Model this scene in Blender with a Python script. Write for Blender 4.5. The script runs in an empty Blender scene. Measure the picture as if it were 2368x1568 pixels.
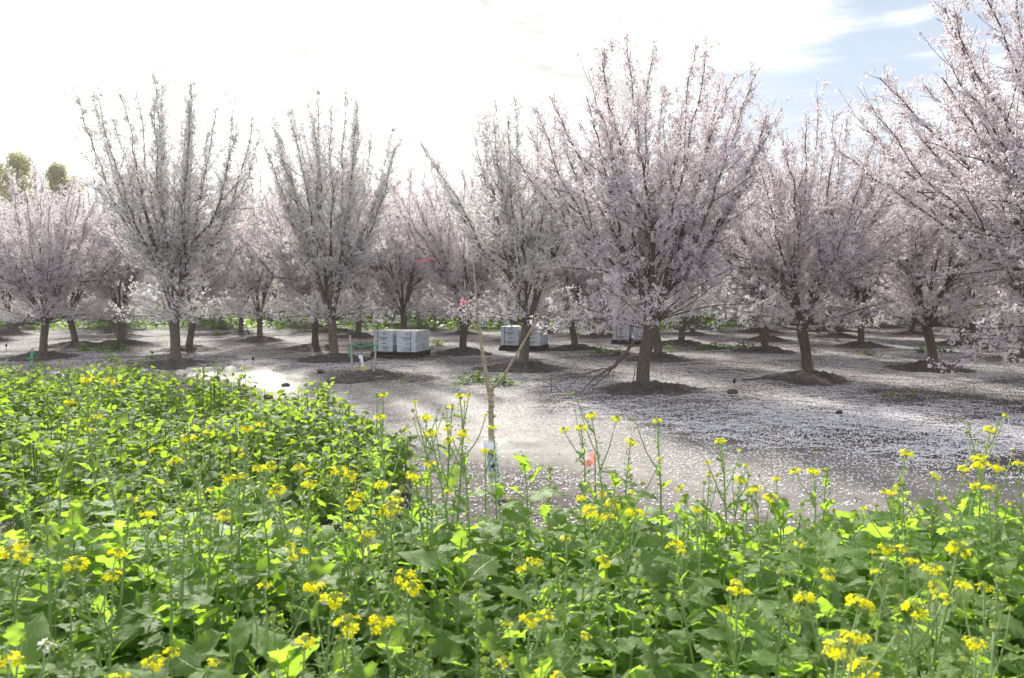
import bpy, math, random
import numpy as np
from mathutils import Vector, Matrix, Euler, Quaternion

sc = bpy.context.scene
R = math.radians
# ------------------------------------------------------------------ camera
EYE = 1.65
PITCH = math.atan2(784 - 672, 1780)
cam_d = bpy.data.cameras.new('camera')
cam = bpy.data.objects.new('camera', cam_d)
sc.collection.objects.link(cam)
cam_d.sensor_width = 36.0
cam_d.lens = 36.0 * 1780 / 2367
cam_d.clip_start = 0.05
cam_d.clip_end = 3000
cam.location = (0, 0, EYE)
cam.rotation_euler = (math.pi / 2 - PITCH, 0, 0)
cam_d.dof.use_dof = True
cam_d.dof.focus_distance = 11.0
cam_d.dof.aperture_fstop = 5.0
sc.camera = cam
# ------------------------------------------------------------------ light
SUN_AZ, SUN_EL = -20.0, 35.0
sv = Vector((math.sin(R(SUN_AZ)) * math.cos(R(SUN_EL)), math.cos(R(SUN_AZ)) * math.cos(R(SUN_EL)), math.sin(R(SUN_EL))))
sun_d = bpy.data.lights.new('sun', 'SUN')
sun_d.energy = 5.0
sun_d.angle = R(3.0)
sun_d.color = (1.0, 0.95, 0.84)
sun = bpy.data.objects.new('sun', sun_d)
sun.rotation_euler = sv.to_track_quat('Z', 'Y').to_euler()
sun.location = (-10, 30, 20)
sc.collection.objects.link(sun)
sc.view_settings.view_transform = 'Standard'
sc.view_settings.look = 'None'
sc.view_settings.exposure = 0.84
sc.view_settings.gamma = 1.0
sc.view_settings.use_curve_mapping = False
sc.cycles.max_bounces = 8
sc.cycles.diffuse_bounces = 4
sc.cycles.glossy_bounces = 2
sc.cycles.transmission_bounces = 5
sc.cycles.transparent_max_bounces = 6
sc.cycles.caustics_reflective = False
sc.cycles.caustics_refractive = False
sc.cycles.sample_clamp_indirect = 6.0


class NT:
    """small helper for node trees"""
    def __init__(s, nt):
        s.nt = nt; nt.nodes.clear()

    def n(s, typ, **kw):
        nd = s.nt.nodes.new(typ)
        ins = kw.pop('ins', {})
        for k, v in kw.items():
            setattr(nd, k, v)
        for k, v in ins.items():
            if isinstance(v, bpy.types.NodeSocket):
                s.nt.links.new(v, nd.inputs[k])
            else:
                nd.inputs[k].default_value = v
        return nd

    def math(s, op, a, b=0.0, c=None, clamp=False):
        ins = {0: a, 1: b}
        if c is not None:
            ins[2] = c
        return s.n('ShaderNodeMath', operation=op, use_clamp=clamp, ins=ins).outputs[0]

    def mix(s, f, a, b):
        nd = s.n('ShaderNodeMix', data_type='RGBA', clamp_factor=True)
        for sock, v in ((nd.inputs[0], f), (nd.inputs[6], a), (nd.inputs[7], b)):
            if isinstance(v, bpy.types.NodeSocket):
                s.nt.links.new(v, sock)
            else:
                sock.default_value = v if not isinstance(v, tuple) or len(v) == 4 else (*v, 1)
        return nd.outputs[2]

    def ramp(s, f, stops):
        nd = s.n('ShaderNodeValToRGB', ins={0: f})
        el = nd.color_ramp.elements
        while len(el) < len(stops):
            el.new(0.5)
        for e, (p, c) in zip(el, stops):
            e.position = p
            e.color = (c, c, c, 1) if not isinstance(c, tuple) else (*c, 1)
        return nd.outputs[0]

    def noise(s, vec, scale, detail=4.0, rough=0.55, dist=0.0):
        return s.n('ShaderNodeTexNoise', ins={'Vector': vec, 'Scale': scale, 'Detail': detail, 'Roughness': rough, 'Distortion': dist}).outputs[0]


# world: Nishita sky with a veil of bright cloud
world = bpy.data.worlds.new('World')
sc.world = world
world.use_nodes = True
w = NT(world.node_tree)
out = w.n('ShaderNodeOutputWorld')
sky = w.n('ShaderNodeTexSky', sky_type='NISHITA', sun_disc=False, sun_elevation=R(SUN_EL), sun_rotation=R(SUN_AZ), air_density=1.0, dust_density=0.6, ozone_density=1.0)
tc = w.n('ShaderNodeTexCoord')
gen = tc.outputs['Generated']
mp = w.n('ShaderNodeMapping', ins={'Vector': gen, 'Scale': (1.0, 1.0, 3.2), 'Location': (1.523, -4.562, -4.8)}).outputs[0]
dotn = w.n('ShaderNodeVectorMath', operation='DOT_PRODUCT', ins={0: gen, 1: tuple(sv)}).outputs['Value']
cover = w.noise(mp, 1.5, 5.0, 0.5, 0.25)
streak = w.noise(w.n('ShaderNodeMapping', ins={'Vector': gen, 'Scale': (1.2, 1.2, 13.0), 'Rotation': (0, R(9), 0)}).outputs[0], 2.6, 5.0, 0.6, 0.4)
near_sun = w.n('ShaderNodeMapRange', interpolation_type='SMOOTHSTEP', ins={0: dotn, 1: 0.71, 2: 0.90, 3: 0.0, 4: 1.0}).outputs[0]
cv = w.math('ADD', w.math('MULTIPLY', near_sun, 0.55), w.math('MULTIPLY', cover, 1.05))
cv = w.math('ADD', cv, w.math('MULTIPLY', streak, 0.45))
cfac = w.ramp(cv, [(0.62, 0.04), (0.94, 1.0)])
thick = w.noise(w.n('ShaderNodeMapping', ins={'Vector': gen, 'Scale': (1.0, 1.0, 1.8), 'Location': (0.7313, 0.2849, 2.6365)}).outputs[0], 4.2, 6.0, 0.56, 0.9)
dark = w.ramp(thick, [(0.31, 0.0), (0.70, 1.0)])
cloudc = w.mix(dark, (19.0, 19.0, 19.0), (5.0, 4.95, 4.8))
glow = w.math('POWER', w.math('MAXIMUM', dotn, 0.0), 70.0)
cloudc = w.mix(glow, cloudc, (34.0, 33.0, 30.0))
col = w.mix(cfac, w.mix(0.5, sky.outputs[0], (6.0, 6.3, 7.0)), cloudc)
bg = w.n('ShaderNodeBackground', ins={0: col, 1: 0.075})
world.node_tree.links.new(bg.outputs[0], out.inputs[0])


# ------------------------------------------------------------------ geometry helpers
def ray(px, py):
    """direction through a point of the 2367 x 1568 view of the place"""
    x, y = (px - 1183.5) / 1780, (784 - py) / 1780
    c, s = math.cos(PITCH), math.sin(PITCH)
    return x, c + s * y, c * y - s


def at(px, py, Y):
    dx, dy, dz = ray(px, py)
    t = Y / dy
    return Vector((dx * t, Y, EYE + dz * t))


def on_ground(px, py, z=0.0):
    dx, dy, dz = ray(px, py)
    t = (z - EYE) / dz
    return Vector((dx * t, dy * t, z))


def hash2(ix, iy, seed):
    h = (ix * 374761393 + iy * 668265263 + seed * 974634777) & 0xffffffff
    h = ((h ^ (h >> 13)) * 1274126177) & 0xffffffff
    return ((h ^ (h >> 16)) & 0xffff) / 65535.0


def vnoise(x, y, seed=0):
    x = np.asarray(x, float); y = np.asarray(y, float)
    ix, iy = np.floor(x).astype(np.int64), np.floor(y).astype(np.int64)
    fx, fy = x - ix, y - iy
    fx = fx * fx * (3 - 2 * fx); fy = fy * fy * (3 - 2 * fy)
    a, b = hash2(ix, iy, seed), hash2(ix + 1, iy, seed)
    c, d = hash2(ix, iy + 1, seed), hash2(ix + 1, iy + 1, seed)
    return (a * (1 - fx) + b * fx) * (1 - fy) + (c * (1 - fx) + d * fx) * fy


def fbm(x, y, seed=0, octs=4):
    t, a, n = 0.0, 0.5, 0.0
    for o in range(octs):
        t = t + a * vnoise(np.asarray(x) * 2 ** o + 17.3 * o, np.asarray(y) * 2 ** o + 9.1 * o, seed + o)
        n += a; a *= 0.5
    return t / n


class MB:
    """collects points, triangles and quads; build() links them as one mesh object"""
    def __init__(s):
        s.v = []; s.t = []; s.q = []; s.n = 0; s.tm = []; s.qm = []; s.tuv = []; s.quv = []; s.a = []

    def add(s, V, T=None, Q=None, m=0, tuv=None, quv=None, attr=None):
        V = np.asarray(V, float).reshape(-1, 3)
        s.v.append(V)
        s.a.append(np.zeros(len(V)) if attr is None else np.broadcast_to(np.asarray(attr, float), (len(V),)))
        if T is not None and len(T):
            T = np.asarray(T, np.int64).reshape(-1, 3); s.t.append(T + s.n); s.tm.append(np.full(len(T), m))
            s.tuv.append(np.zeros((len(T) * 3, 2)) if tuv is None else np.asarray(tuv).reshape(-1, 2))
        if Q is not None and len(Q):
            Q = np.asarray(Q, np.int64).reshape(-1, 4); s.q.append(Q + s.n); s.qm.append(np.full(len(Q), m))
            s.quv.append(np.zeros((len(Q) * 4, 2)) if quv is None else np.asarray(quv).reshape(-1, 2))
        s.n += len(V)
        return s

    def box(s, c, d, m=0, rot=None, bev=0.0):
        x, y, z = d[0] / 2, d[1] / 2, d[2] / 2
        if bev:
            b = bev
            V = []
            for sx in (-1, 1):
                for sy in (-1, 1):
                    for sz in (-1, 1):
                        V += [(sx * (x - b), sy * (y - b), sz * z), (sx * (x - b), sy * y, sz * (z - b)), (sx * x, sy * (y - b), sz * (z - b))]
            bm_ = bmesh_hull(V)
            V, F = bm_
            T = [f for f in F if len(f) == 3]; Q = [f for f in F if len(f) == 4]
        else:
            V = [(-x, -y, -z), (x, -y, -z), (x, y, -z), (-x, y, -z), (-x, -y, z), (x, -y, z), (x, y, z), (-x, y, z)]
            Q = [(3, 2, 1, 0), (4, 5, 6, 7), (0, 1, 5, 4), (1, 2, 6, 5), (2, 3, 7, 6), (3, 0, 4, 7)]; T = None
        V = np.array(V)
        if rot is not None:
            V = V @ np.array(rot.to_matrix()).T
        return s.add(V + np.array(c), T=T, Q=Q, m=m)

    def tube(s, P, rad, k=6, m=0, cap=True, attr=None):
        P = np.asarray(P, float); n = len(P)
        rad = np.broadcast_to(np.asarray(rad, float), (n,))
        d = np.gradient(P, axis=0); d /= np.linalg.norm(d, axis=1, keepdims=True) + 1e-9
        ref = np.where(np.abs(d[:, 2:3]) > 0.9, np.array([[1.0, 0, 0]]), np.array([[0, 0, 1.0]]))
        if abs(d[0, 2]) > 0.75:
            ref = np.tile([[1.0, 0, 0]], (n, 1))
            bad = np.abs(d[:, 0]) > 0.95
            ref[bad] = [0, 1, 0]
        else:
            ref = np.tile([[0, 0, 1.0]], (n, 1))
            bad = np.abs(d[:, 2]) > 0.97
            ref[bad] = [1, 0, 0]
        u = np.cross(d, ref); u /= np.linalg.norm(u, axis=1, keepdims=True) + 1e-9
        w_ = np.cross(d, u)
        a = np.arange(k) * 2 * np.pi / k
        V = P[:, None] + rad[:, None, None] * (np.cos(a)[None, :, None] * u[:, None] + np.sin(a)[None, :, None] * w_[:, None])
        i = np.arange(n - 1)[:, None] * k; j = np.arange(k)[None]; j2 = (j + 1) % k
        Q = np.stack([i + j, i + j2, i + k + j2, i + k + j], -1).reshape(-1, 4)
        T = None
        V = V.reshape(-1, 3)
        if cap:
            V = np.vstack([V, P[-1] + d[-1] * rad[-1] * 0.5])
            T = [(int((n - 1) * k + q), int((n - 1) * k + (q + 1) % k), n * k) for q in range(k)]
        return s.add(V, T=T, Q=Q, m=m, attr=attr)

    def mesh(s, name, mats, smooth=True, uv=False, attr=None):
        me = bpy.data.meshes.new(name)
        V = np.concatenate(s.v).astype(np.float32)
        T = np.concatenate(s.t) if s.t else np.zeros((0, 3), np.int64)
        Q = np.concatenate(s.q) if s.q else np.zeros((0, 4), np.int64)
        me.vertices.add(len(V)); me.vertices.foreach_set('co', V.ravel())
        loops = np.concatenate([T.ravel(), Q.ravel()]).astype(np.int32)
        me.loops.add(len(loops)); me.loops.foreach_set('vertex_index', loops)
        nt_, nq = len(T), len(Q)
        me.polygons.add(nt_ + nq)
        me.polygons.foreach_set('loop_start', np.concatenate([np.arange(nt_) * 3, nt_ * 3 + np.arange(nq) * 4]).astype(np.int32))
        mi = np.concatenate([np.concatenate(s.tm) if s.tm else np.zeros(0), np.concatenate(s.qm) if s.qm else np.zeros(0)]).astype(np.int32)
        me.polygons.foreach_set('material_index', mi)
        me.polygons.foreach_set('use_smooth', np.full(nt_ + nq, smooth))
        if uv:
            l = me.uv_layers.new(name='UVMap')
            U = np.concatenate([np.concatenate(s.tuv) if s.tuv else np.zeros((0, 2)), np.concatenate(s.quv) if s.quv else np.zeros((0, 2))])
            l.data.foreach_set('uv', U.astype(np.float32).ravel())
        if attr:
            at_ = me.attributes.new(attr, 'FLOAT', 'POINT')
            at_.data.foreach_set('value', np.concatenate(s.a).astype(np.float32))
        me.update(calc_edges=True)
        for m in (mats if isinstance(mats, (list, tuple)) else [mats]):
            me.materials.append(m)
        return me

    def build(s, name, mats, parent=None, **kw):
        return link(name, s.mesh(name, mats, **kw), parent)


def bmesh_hull(V):
    import bmesh
    bm = bmesh.new()
    for v in V:
        bm.verts.new(v)
    r = bmesh.ops.convex_hull(bm, input=bm.verts[:])
    bmesh.ops.dissolve_limit(bm, angle_limit=0.02, verts=bm.verts[:], edges=bm.edges[:])
    bm.verts.index_update()
    Vo = [v.co[:] for v in bm.verts]
    Fo = []
    for f in bm.faces:
        ix = [v.index for v in f.verts]
        if len(ix) <= 4:
            Fo.append(tuple(ix))
        else:
            Fo += [(ix[0], ix[i], ix[i + 1]) for i in range(1, len(ix) - 1)]
    bm.free()
    return Vo, Fo


COL = sc.collection


def link(name, me, parent=None, mat=None):
    o = bpy.data.objects.new(name, me)
    COL.objects.link(o)
    if parent is not None:
        o.parent = parent
    if mat is not None:
        o.matrix_basis = mat
    return o


def thing(name, label, cat, loc=(0, 0, 0), rz=0.0, group=None):
    o = bpy.data.objects.new(name, None)
    o.empty_display_size = 0.2
    COL.objects.link(o)
    o.location = loc
    o.rotation_euler = (0, 0, rz)
    return tag(o, label, cat, group)


def tag(o, label=None, cat=None, group=None, kind=None):
    for k, v in (('label', label), ('category', cat), ('group', group), ('kind', kind)):
        if v:
            o[k] = v
    return o


# ------------------------------------------------------------------ materials
def mat(name):
    m = bpy.data.materials.new(name)
    m.use_nodes = True
    return m, NT(m.node_tree)


def finish(nt, shader, disp=None):
    o = nt.n('ShaderNodeOutputMaterial')
    nt.nt.links.new(shader, o.inputs[0])


def simple(name, col, rough=0.6, spec=0.3, var=0.15, scale=30.0, bump=0.0, stretch=(1, 1, 1), dirt=None, dirt_scale=6.0):
    m, t = mat(name)
    oc = t.n('ShaderNodeTexCoord').outputs['Object']
    v = t.n('ShaderNodeMapping', ins={'Vector': oc, 'Scale': stretch}).outputs[0]
    nz = t.noise(v, scale, 5)
    c = t.mix(nz, tuple(x * (1 - var) for x in col), tuple(min(1, x * (1 + var)) for x in col))
    if dirt:
        f = t.ramp(t.noise(oc, dirt_scale, 5, 0.65), [(0.5, 0.0), (0.72, 0.8)])
        c = t.mix(f, c, dirt)
    b = t.n('ShaderNodeBsdfPrincipled', ins={'Base Color': c, 'Roughness': rough, 'Specular IOR Level': spec})
    if bump:
        bn = t.n('ShaderNodeBump', ins={'Strength': bump, 'Distance': 0.01, 'Height': nz})
        t.nt.links.new(bn.outputs[0], b.inputs['Normal'])
    finish(t, b.outputs[0])
    return m


def bark(name, c1, c2, moss=0.0):
    m, t = mat(name)
    oc = t.n('ShaderNodeTexCoord').outputs['Object']
    n1 = t.noise(t.n('ShaderNodeMapping', ins={'Vector': oc, 'Scale': (1, 1, 0.55)}).outputs[0], 26, 6, 0.75)
    n2 = t.noise(oc, 55, 4, 0.65)
    bands = t.n('ShaderNodeTexWave', wave_type='BANDS', bands_direction='Z', ins={'Vector': oc, 'Scale': 9.0, 'Distortion': 9.0, 'Detail': 3.0}).outputs[1]
    f = t.math('ADD', t.math('MULTIPLY', n1, 0.7), t.math('MULTIPLY', n2, 0.5))
    f = t.math('ADD', f, t.math('MULTIPLY', bands, 0.12))
    c = t.mix(t.ramp(f, [(0.45, 0.0), (0.78, 1.0)]), c1, c2)
    if moss:
        g = t.ramp(t.noise(oc, 5, 5, 0.7), [(0.5, 0.0), (0.66, moss)])
        c = t.mix(g, c, (0.12, 0.115, 0.045))
    b = t.n('ShaderNodeBsdfPrincipled', ins={'Base Color': c, 'Roughness': 0.85, 'Specular IOR Level': 0.25})
    bn = t.n('ShaderNodeBump', ins={'Strength': 1.0, 'Distance': 0.03, 'Height': f})
    t.nt.links.new(bn.outputs[0], b.inputs['Normal'])
    finish(t, b.outputs[0])
    return m


def petal_mat(name, c_out, c_in, trans, tcol):
    """thin petals: scattered light on both sides, the attribute is 1 in the throat of a flower"""
    m, t = mat(name)
    a = t.n('ShaderNodeAttribute', attribute_name='tint').outputs['Fac']
    a = t.math('POWER', t.math('MINIMUM', a, 1.0), 2.2)
    c = t.mix(a, c_out, c_in)
    d = t.n('ShaderNodeBsdfDiffuse', ins={0: c})
    tr = t.n('ShaderNodeBsdfTranslucent', ins={0: t.mix(a, tcol, tuple(x * y for x, y in zip(tcol, c_in)))})
    mx = t.n('ShaderNodeMixShader', ins={0: trans, 1: d.outputs[0], 2: tr.outputs[0]})
    finish(t, mx.outputs[0])
    return m


def leaf_mat(name, c1, c2, tcol, trans=0.45, rough=0.42, coat=0.35, vein=0.75, veinc=(0.30, 0.42, 0.19)):
    m, t = mat(name)
    tcn = t.n('ShaderNodeTexCoord')
    uv = tcn.outputs['UV']
    sx = t.n('ShaderNodeSeparateXYZ', ins={0: uv})
    ax = t.math('ABSOLUTE', t.math('SUBTRACT', sx.outputs[0], 0.5))
    mid = t.ramp(ax, [(0.018, 1.0), (0.05, 0.0)])
    side = t.math('SINE', t.math('MULTIPLY', t.math('SUBTRACT', sx.outputs[1], t.math('MULTIPLY', ax, 0.75)), 46.0))
    side = t.ramp(side, [(0.80, 0.0), (0.97, 0.8)])
    vf = t.math('MULTIPLY', t.math('MAXIMUM', mid, side), vein)
    rnd = t.n('ShaderNodeObjectInfo').outputs['Random']
    at_ = t.n('ShaderNodeAttribute', attribute_name='tint').outputs['Fac']
    pos = t.n('ShaderNodeNewGeometry').outputs['Position']
    nz = t.noise(pos, 9.0, 3)
    f = t.math('FRACT', t.math('ADD', t.math('ADD', rnd, at_), t.math('MULTIPLY', nz, 0.6)))
    f = t.math('ABSOLUTE', t.math('SUBTRACT', t.math('MULTIPLY', f, 2.0), 1.0))
    c = t.mix(vf, t.mix(f, c1, c2), veinc)
    tc_ = t.mix(f, tcol, tuple(x * 0.72 for x in tcol))
    tc_ = t.mix(t.math('MULTIPLY', vf, 0.5), tc_, tuple(x * 0.6 for x in tcol))
    fine = t.noise(tcn.outputs['UV'], 11.0, 4, 0.65)
    hb = t.math('ADD', t.math('MULTIPLY', fine, 0.5), t.math('MULTIPLY', vf, -0.6))
    bn = t.n('ShaderNodeBump', ins={'Strength': 0.8, 'Distance': 0.008, 'Height': hb}).outputs[0]
    p = t.n('ShaderNodeBsdfPrincipled', ins={'Base Color': c, 'Roughness': rough, 'Specular IOR Level': coat, 'Normal': bn})
    tr = t.n('ShaderNodeBsdfTranslucent', ins={0: tc_})
    mx = t.n('ShaderNodeMixShader', ins={0: trans, 1: p.outputs[0], 2: tr.outputs[0]})
    finish(t, mx.outputs[0])
    return m


M = {}
M['bark_grey'] = bark('bark_grey', (0.06, 0.049, 0.042), (0.28, 0.24, 0.20), 0.5)
M['bark_brown'] = bark('bark_brown', (0.05, 0.039, 0.033), (0.24, 0.195, 0.165), 0.25)
M['limb'] = bark('limb_bark', (0.06, 0.046, 0.040), (0.22, 0.175, 0.15))
M['twig'] = simple('twig_bark', (0.15, 0.11, 0.095), 0.8, 0.2, 0.3, 40)
M['pale_bark'] = bark('pale_young_bark', (0.30, 0.235, 0.165), (0.60, 0.50, 0.37))
M['petal_white'] = petal_mat('white_blossom', (0.84, 0.85, 0.88), (0.50, 0.40, 0.38), 0.42, (0.84, 0.83, 0.83))
M['petal_pink'] = petal_mat('pinkish_blossom', (0.83, 0.82, 0.86), (0.50, 0.29, 0.33), 0.42, (0.83, 0.80, 0.83))
M['fallen'] = petal_mat('fallen_petal', (0.84, 0.84, 0.88), (0.7, 0.64, 0.66), 0.22, (0.80, 0.76, 0.76))
M['mustard'] = petal_mat('mustard_petal', (0.95, 0.88, 0.03), (0.92, 0.74, 0.02), 0.45, (1.0, 0.95, 0.05))
M['radish'] = petal_mat('white_mustard_petal', (0.82, 0.82, 0.86), (0.6, 0.6, 0.5), 0.4, (0.8, 0.8, 0.85))
M['bud'] = simple('green_bud', (0.34, 0.42, 0.08), 0.5, 0.3, 0.3, 60)
M['leaf'] = leaf_mat('mustard_leaf', (0.12, 0.185, 0.07), (0.16, 0.235, 0.085), (0.50, 0.78, 0.07), 0.55, 0.45, 0.28)
M['leaf_low'] = leaf_mat('low_weed_leaf', (0.08, 0.14, 0.05), (0.12, 0.19, 0.065), (0.46, 0.68, 0.05), 0.5, 0.52, 0.20, 0.35)
M['leaf_far'] = leaf_mat('orchard_weed_leaf', (0.045, 0.10, 0.02), (0.075, 0.15, 0.025), (0.30, 0.52, 0.015), 0.45, 0.5, 0.25, 0.2)
M['leaf_yellow'] = leaf_mat('yellowed_leaf', (0.45, 0.34, 0.05), (0.55, 0.34, 0.04), (0.7, 0.45, 0.03), 0.4, 0.5, 0.25, 0.5, (0.35, 0.36, 0.12))
M['leaf_olive'] = leaf_mat('olive_foliage', (0.19, 0.19, 0.10), (0.24, 0.23, 0.11), (0.75, 0.70, 0.30), 0.35, 0.5, 0.25, 0.0)
M['stem'] = simple('mustard_stem', (0.25, 0.36, 0.14), 0.5, 0.35, 0.2, 30)
M['stem_low'] = simple('weed_stem', (0.11, 0.16, 0.05), 0.6, 0.3, 0.2, 30)
M['hive'] = simple('white_hive_paint', (0.72, 0.77, 0.86), 0.5, 0.35, 0.05, 22, 0.08, (1, 1, 4), (0.48, 0.48, 0.50), 5.0)
M['lid'] = simple('white_lid_paint', (0.78, 0.79, 0.80), 0.5, 0.35, 0.05, 22, 0.08, (1, 1, 1), (0.55, 0.54, 0.53), 5.0)
M['ink'] = simple('stencil_ink', (0.045, 0.05, 0.085), 0.6, 0.2, 0.3, 90)
M['band'] = simple('dark_strap', (0.06, 0.065, 0.085), 0.5, 0.3)
M['pallet'] = simple('weathered_pallet_wood', (0.085, 0.065, 0.048), 0.8, 0.25, 0.45, 16, 0.4, (1, 1, 8), (0.035, 0.03, 0.025), 4.0)
M['stake'] = simple('pale_stake_wood', (0.50, 0.44, 0.36), 0.7, 0.25, 0.2, 24, 0.25, (8, 8, 1), (0.30, 0.25, 0.19), 7.0)
M['soil_dark'] = None
M['black'] = simple('black_plastic', (0.025, 0.025, 0.03), 0.45, 0.4)
M['yellow_plastic'] = simple('pale_yellow_plastic', (0.42, 0.36, 0.2), 0.5, 0.3)
M['truck'] = simple('white_vehicle_paint', (0.75, 0.77, 0.80), 0.3, 0.5, 0.03)
M['glass'] = simple('dark_vehicle_glass', (0.02, 0.02, 0.03), 0.1, 0.6)
M['tyre'] = simple('tyre_rubber', (0.02, 0.02, 0.02), 0.8, 0.2)
M['guard'] = simple('tree_guard_card', (0.80, 0.84, 0.90), 0.45, 0.35, 0.04, 20, 0.1, (1, 1, 1), (0.6, 0.62, 0.64), 9.0)
M['guard_cream'] = simple('tree_guard_cream', (0.66, 0.66, 0.55), 0.45, 0.35, 0.05, 20, 0.1, (1, 1, 1), (0.55, 0.54, 0.45), 9.0)
M['guard_yellow'] = simple('tree_guard_yellow', (0.70, 0.60, 0.13), 0.5, 0.3, 0.08, 20, 0.1, (1, 1, 1), (0.45, 0.36, 0.10), 14.0)
M['guard_ink'] = simple('tree_guard_ink', (0.09, 0.12, 0.15), 0.6, 0.3, 0.25, 60)
M['cream'] = simple('tree_guard_letter', (0.72, 0.74, 0.66), 0.5, 0.3, 0.05)
M['lemon'] = simple('tree_guard_lemon', (0.78, 0.74, 0.25), 0.5, 0.3, 0.05)


def tape_mat(name, col):
    m, t = mat(name)
    d = t.n('ShaderNodeBsdfPrincipled', ins={'Base Color': (*col, 1), 'Roughness': 0.35, 'Specular IOR Level': 0.5})
    tr = t.n('ShaderNodeBsdfTranslucent', ins={0: (*col, 1)})
    finish(t, t.n('ShaderNodeMixShader', ins={0: 0.45, 1: d.outputs[0], 2: tr.outputs[0]}).outputs[0])
    return m


M['tape_green'] = tape_mat('green_tape', (0.09, 0.62, 0.42))
M['tape_pink'] = tape_mat('pink_tape', (1.0, 0.48, 0.58))
M['flag_pink'] = tape_mat('faded_pink_flag', (1.0, 0.64, 0.62))


def soil_nodes(name, mound=False):
    m, t = mat(name)
    g = t.n('ShaderNodeNewGeometry')
    pos = g.outputs['Position']
    pet = t.n('ShaderNodeAttribute', attribute_name='petal_far').outputs['Fac']
    trk = t.n('ShaderNodeAttribute', attribute_name='track').outputs['Fac']
    grn = t.n('ShaderNodeAttribute', attribute_name='green').outputs['Fac']
    n1 = t.noise(pos, 1.3, 5, 0.6)
    n2 = t.noise(pos, 9.0, 6, 0.68)
    n3 = t.noise(pos, 60.0, 4, 0.6)
    base = t.mix(t.ramp(n2, [(0.33, 0.0), (0.72, 1.0)]), (0.040, 0.035, 0.036), (0.125, 0.108, 0.102))
    base = t.mix(t.math('MULTIPLY', n1, 0.5), base, (0.085, 0.073, 0.068))
    if not mound:
        smooth = t.mix(t.ramp(n2, [(0.3, 0.0), (0.8, 1.0)]), (0.10, 0.088, 0.085), (0.18, 0.162, 0.155))
        base = t.mix(t.math('MULTIPLY', trk, 0.85), base, smooth)
        vor = t.n('ShaderNodeTexVoronoi', ins={'Vector': pos, 'Scale': 34.0, 'Randomness': 1.0})
        vcol = t.n('ShaderNodeSeparateColor', ins={0: vor.outputs['Color']}).outputs[0]
        speck = t.math('MULTIPLY', t.ramp(vor.outputs['Distance'], [(0.38, 1.0), (0.46, 0.0)]),
                       t.math('LESS_THAN', vcol, t.math('MULTIPLY', pet, 0.95)))
        base = t.mix(speck, base, t.mix(n3, (0.52, 0.48, 0.50), (0.74, 0.71, 0.73)))
        base = t.mix(t.math('MULTIPLY', grn, t.ramp(n2, [(0.35, 0.3), (0.6, 1.0)])), base, (0.05, 0.10, 0.02))
        rough = t.math('SUBTRACT', 0.85, t.math('MULTIPLY', trk, t.ramp(n1, [(0.35, 0.08), (0.65, 0.26)])))
        spec = t.math('ADD', 0.2, t.math('MULTIPLY', trk, 0.7))
    else:
        rough, spec = 0.9, 0.2
    h = t.math('ADD', t.math('MULTIPLY', n2, 0.8), t.math('MULTIPLY', n3, 0.35))
    bs = t.n('ShaderNodeBump', ins={'Strength': 0.75, 'Distance': 0.03, 'Height': h})
    if not mound:
        t.nt.links.new(t.math('SUBTRACT', 0.8, t.math('MULTIPLY', trk, 0.45)), bs.inputs['Strength'])
    b = t.n('ShaderNodeBsdfPrincipled', ins={'Base Color': base, 'Roughness': rough, 'Specular IOR Level': spec, 'Normal': bs.outputs[0]})
    finish(t, b.outputs[0])
    return m


M['soil'] = soil_nodes('orchard_soil')
M['soil_dark'] = soil_nodes('mound_soil', True)


# ------------------------------------------------------------------ ground
TRACK = np.array([on_ground(*p)[:2] for p in ((-300, 852), (100, 858), (420, 866), (640, 884), (900, 915), (1150, 960), (1350, 1010), (1600, 1070), (1900, 1105), (2400, 1150), (2900, 1200))])


def seg_dist(x, y, P):
    d = np.full(np.shape(x), 1e9)
    for a, b in zip(P[:-1], P[1:]):
        v = b - a; L = v @ v
        t = np.clip(((x - a[0]) * v[0] + (y - a[1]) * v[1]) / L, 0, 1)
        d = np.minimum(d, np.hypot(x - a[0] - t * v[0], y - a[1] - t * v[1]))
    return d


def track_f(x, y):
    d = seg_dist(x, y, TRACK) + (fbm(np.asarray(x) * 0.9, np.asarray(y) * 0.9, 5) - 0.5) * 1.3
    wdt = np.clip(1.75 - 0.085 * np.maximum(np.asarray(x) - 0.5, 0), 1.0, 1.75)
    return np.clip((wdt - d) / 0.9, 0, 1)


def green_f(x, y):
    b = np.clip((y - (31 + 5 * (fbm(np.asarray(x) * 0.15, 0 * np.asarray(y), 8) - 0.5) + np.clip(x * 0.22, 0, 8))) / 1.2, 0, 1)
    return b * np.clip((fbm(np.asarray(x) * 0.3, np.asarray(y) * 0.3, 21) - 0.25) / 0.15, 0, 1)


def petal_f(x, y):
    x = np.asarray(x, float); y = np.asarray(y, float)
    n = fbm(x * 0.8, y * 0.8, 31)
    streak = fbm((x * 0.88 + y * 0.47) * 0.35, (y * 0.88 - x * 0.47) * 2.2, 44)
    d = np.clip(0.66 + 1.9 * (n - 0.5) + 1.5 * (streak - 0.5), 0.06, 1)
    tr = track_f(x, y)
    d = d * (1 - 0.86 * tr) + 0.05 * tr
    near_side = np.clip((np.interp(x, TRACK[:, 0], TRACK[:, 1]) - 0.4 - y) / 0.8, 0, 1)
    d = d * (1 - 0.8 * near_side)
    return np.clip(d * (1 - 0.9 * green_f(x, y)), 0, 1)


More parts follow.
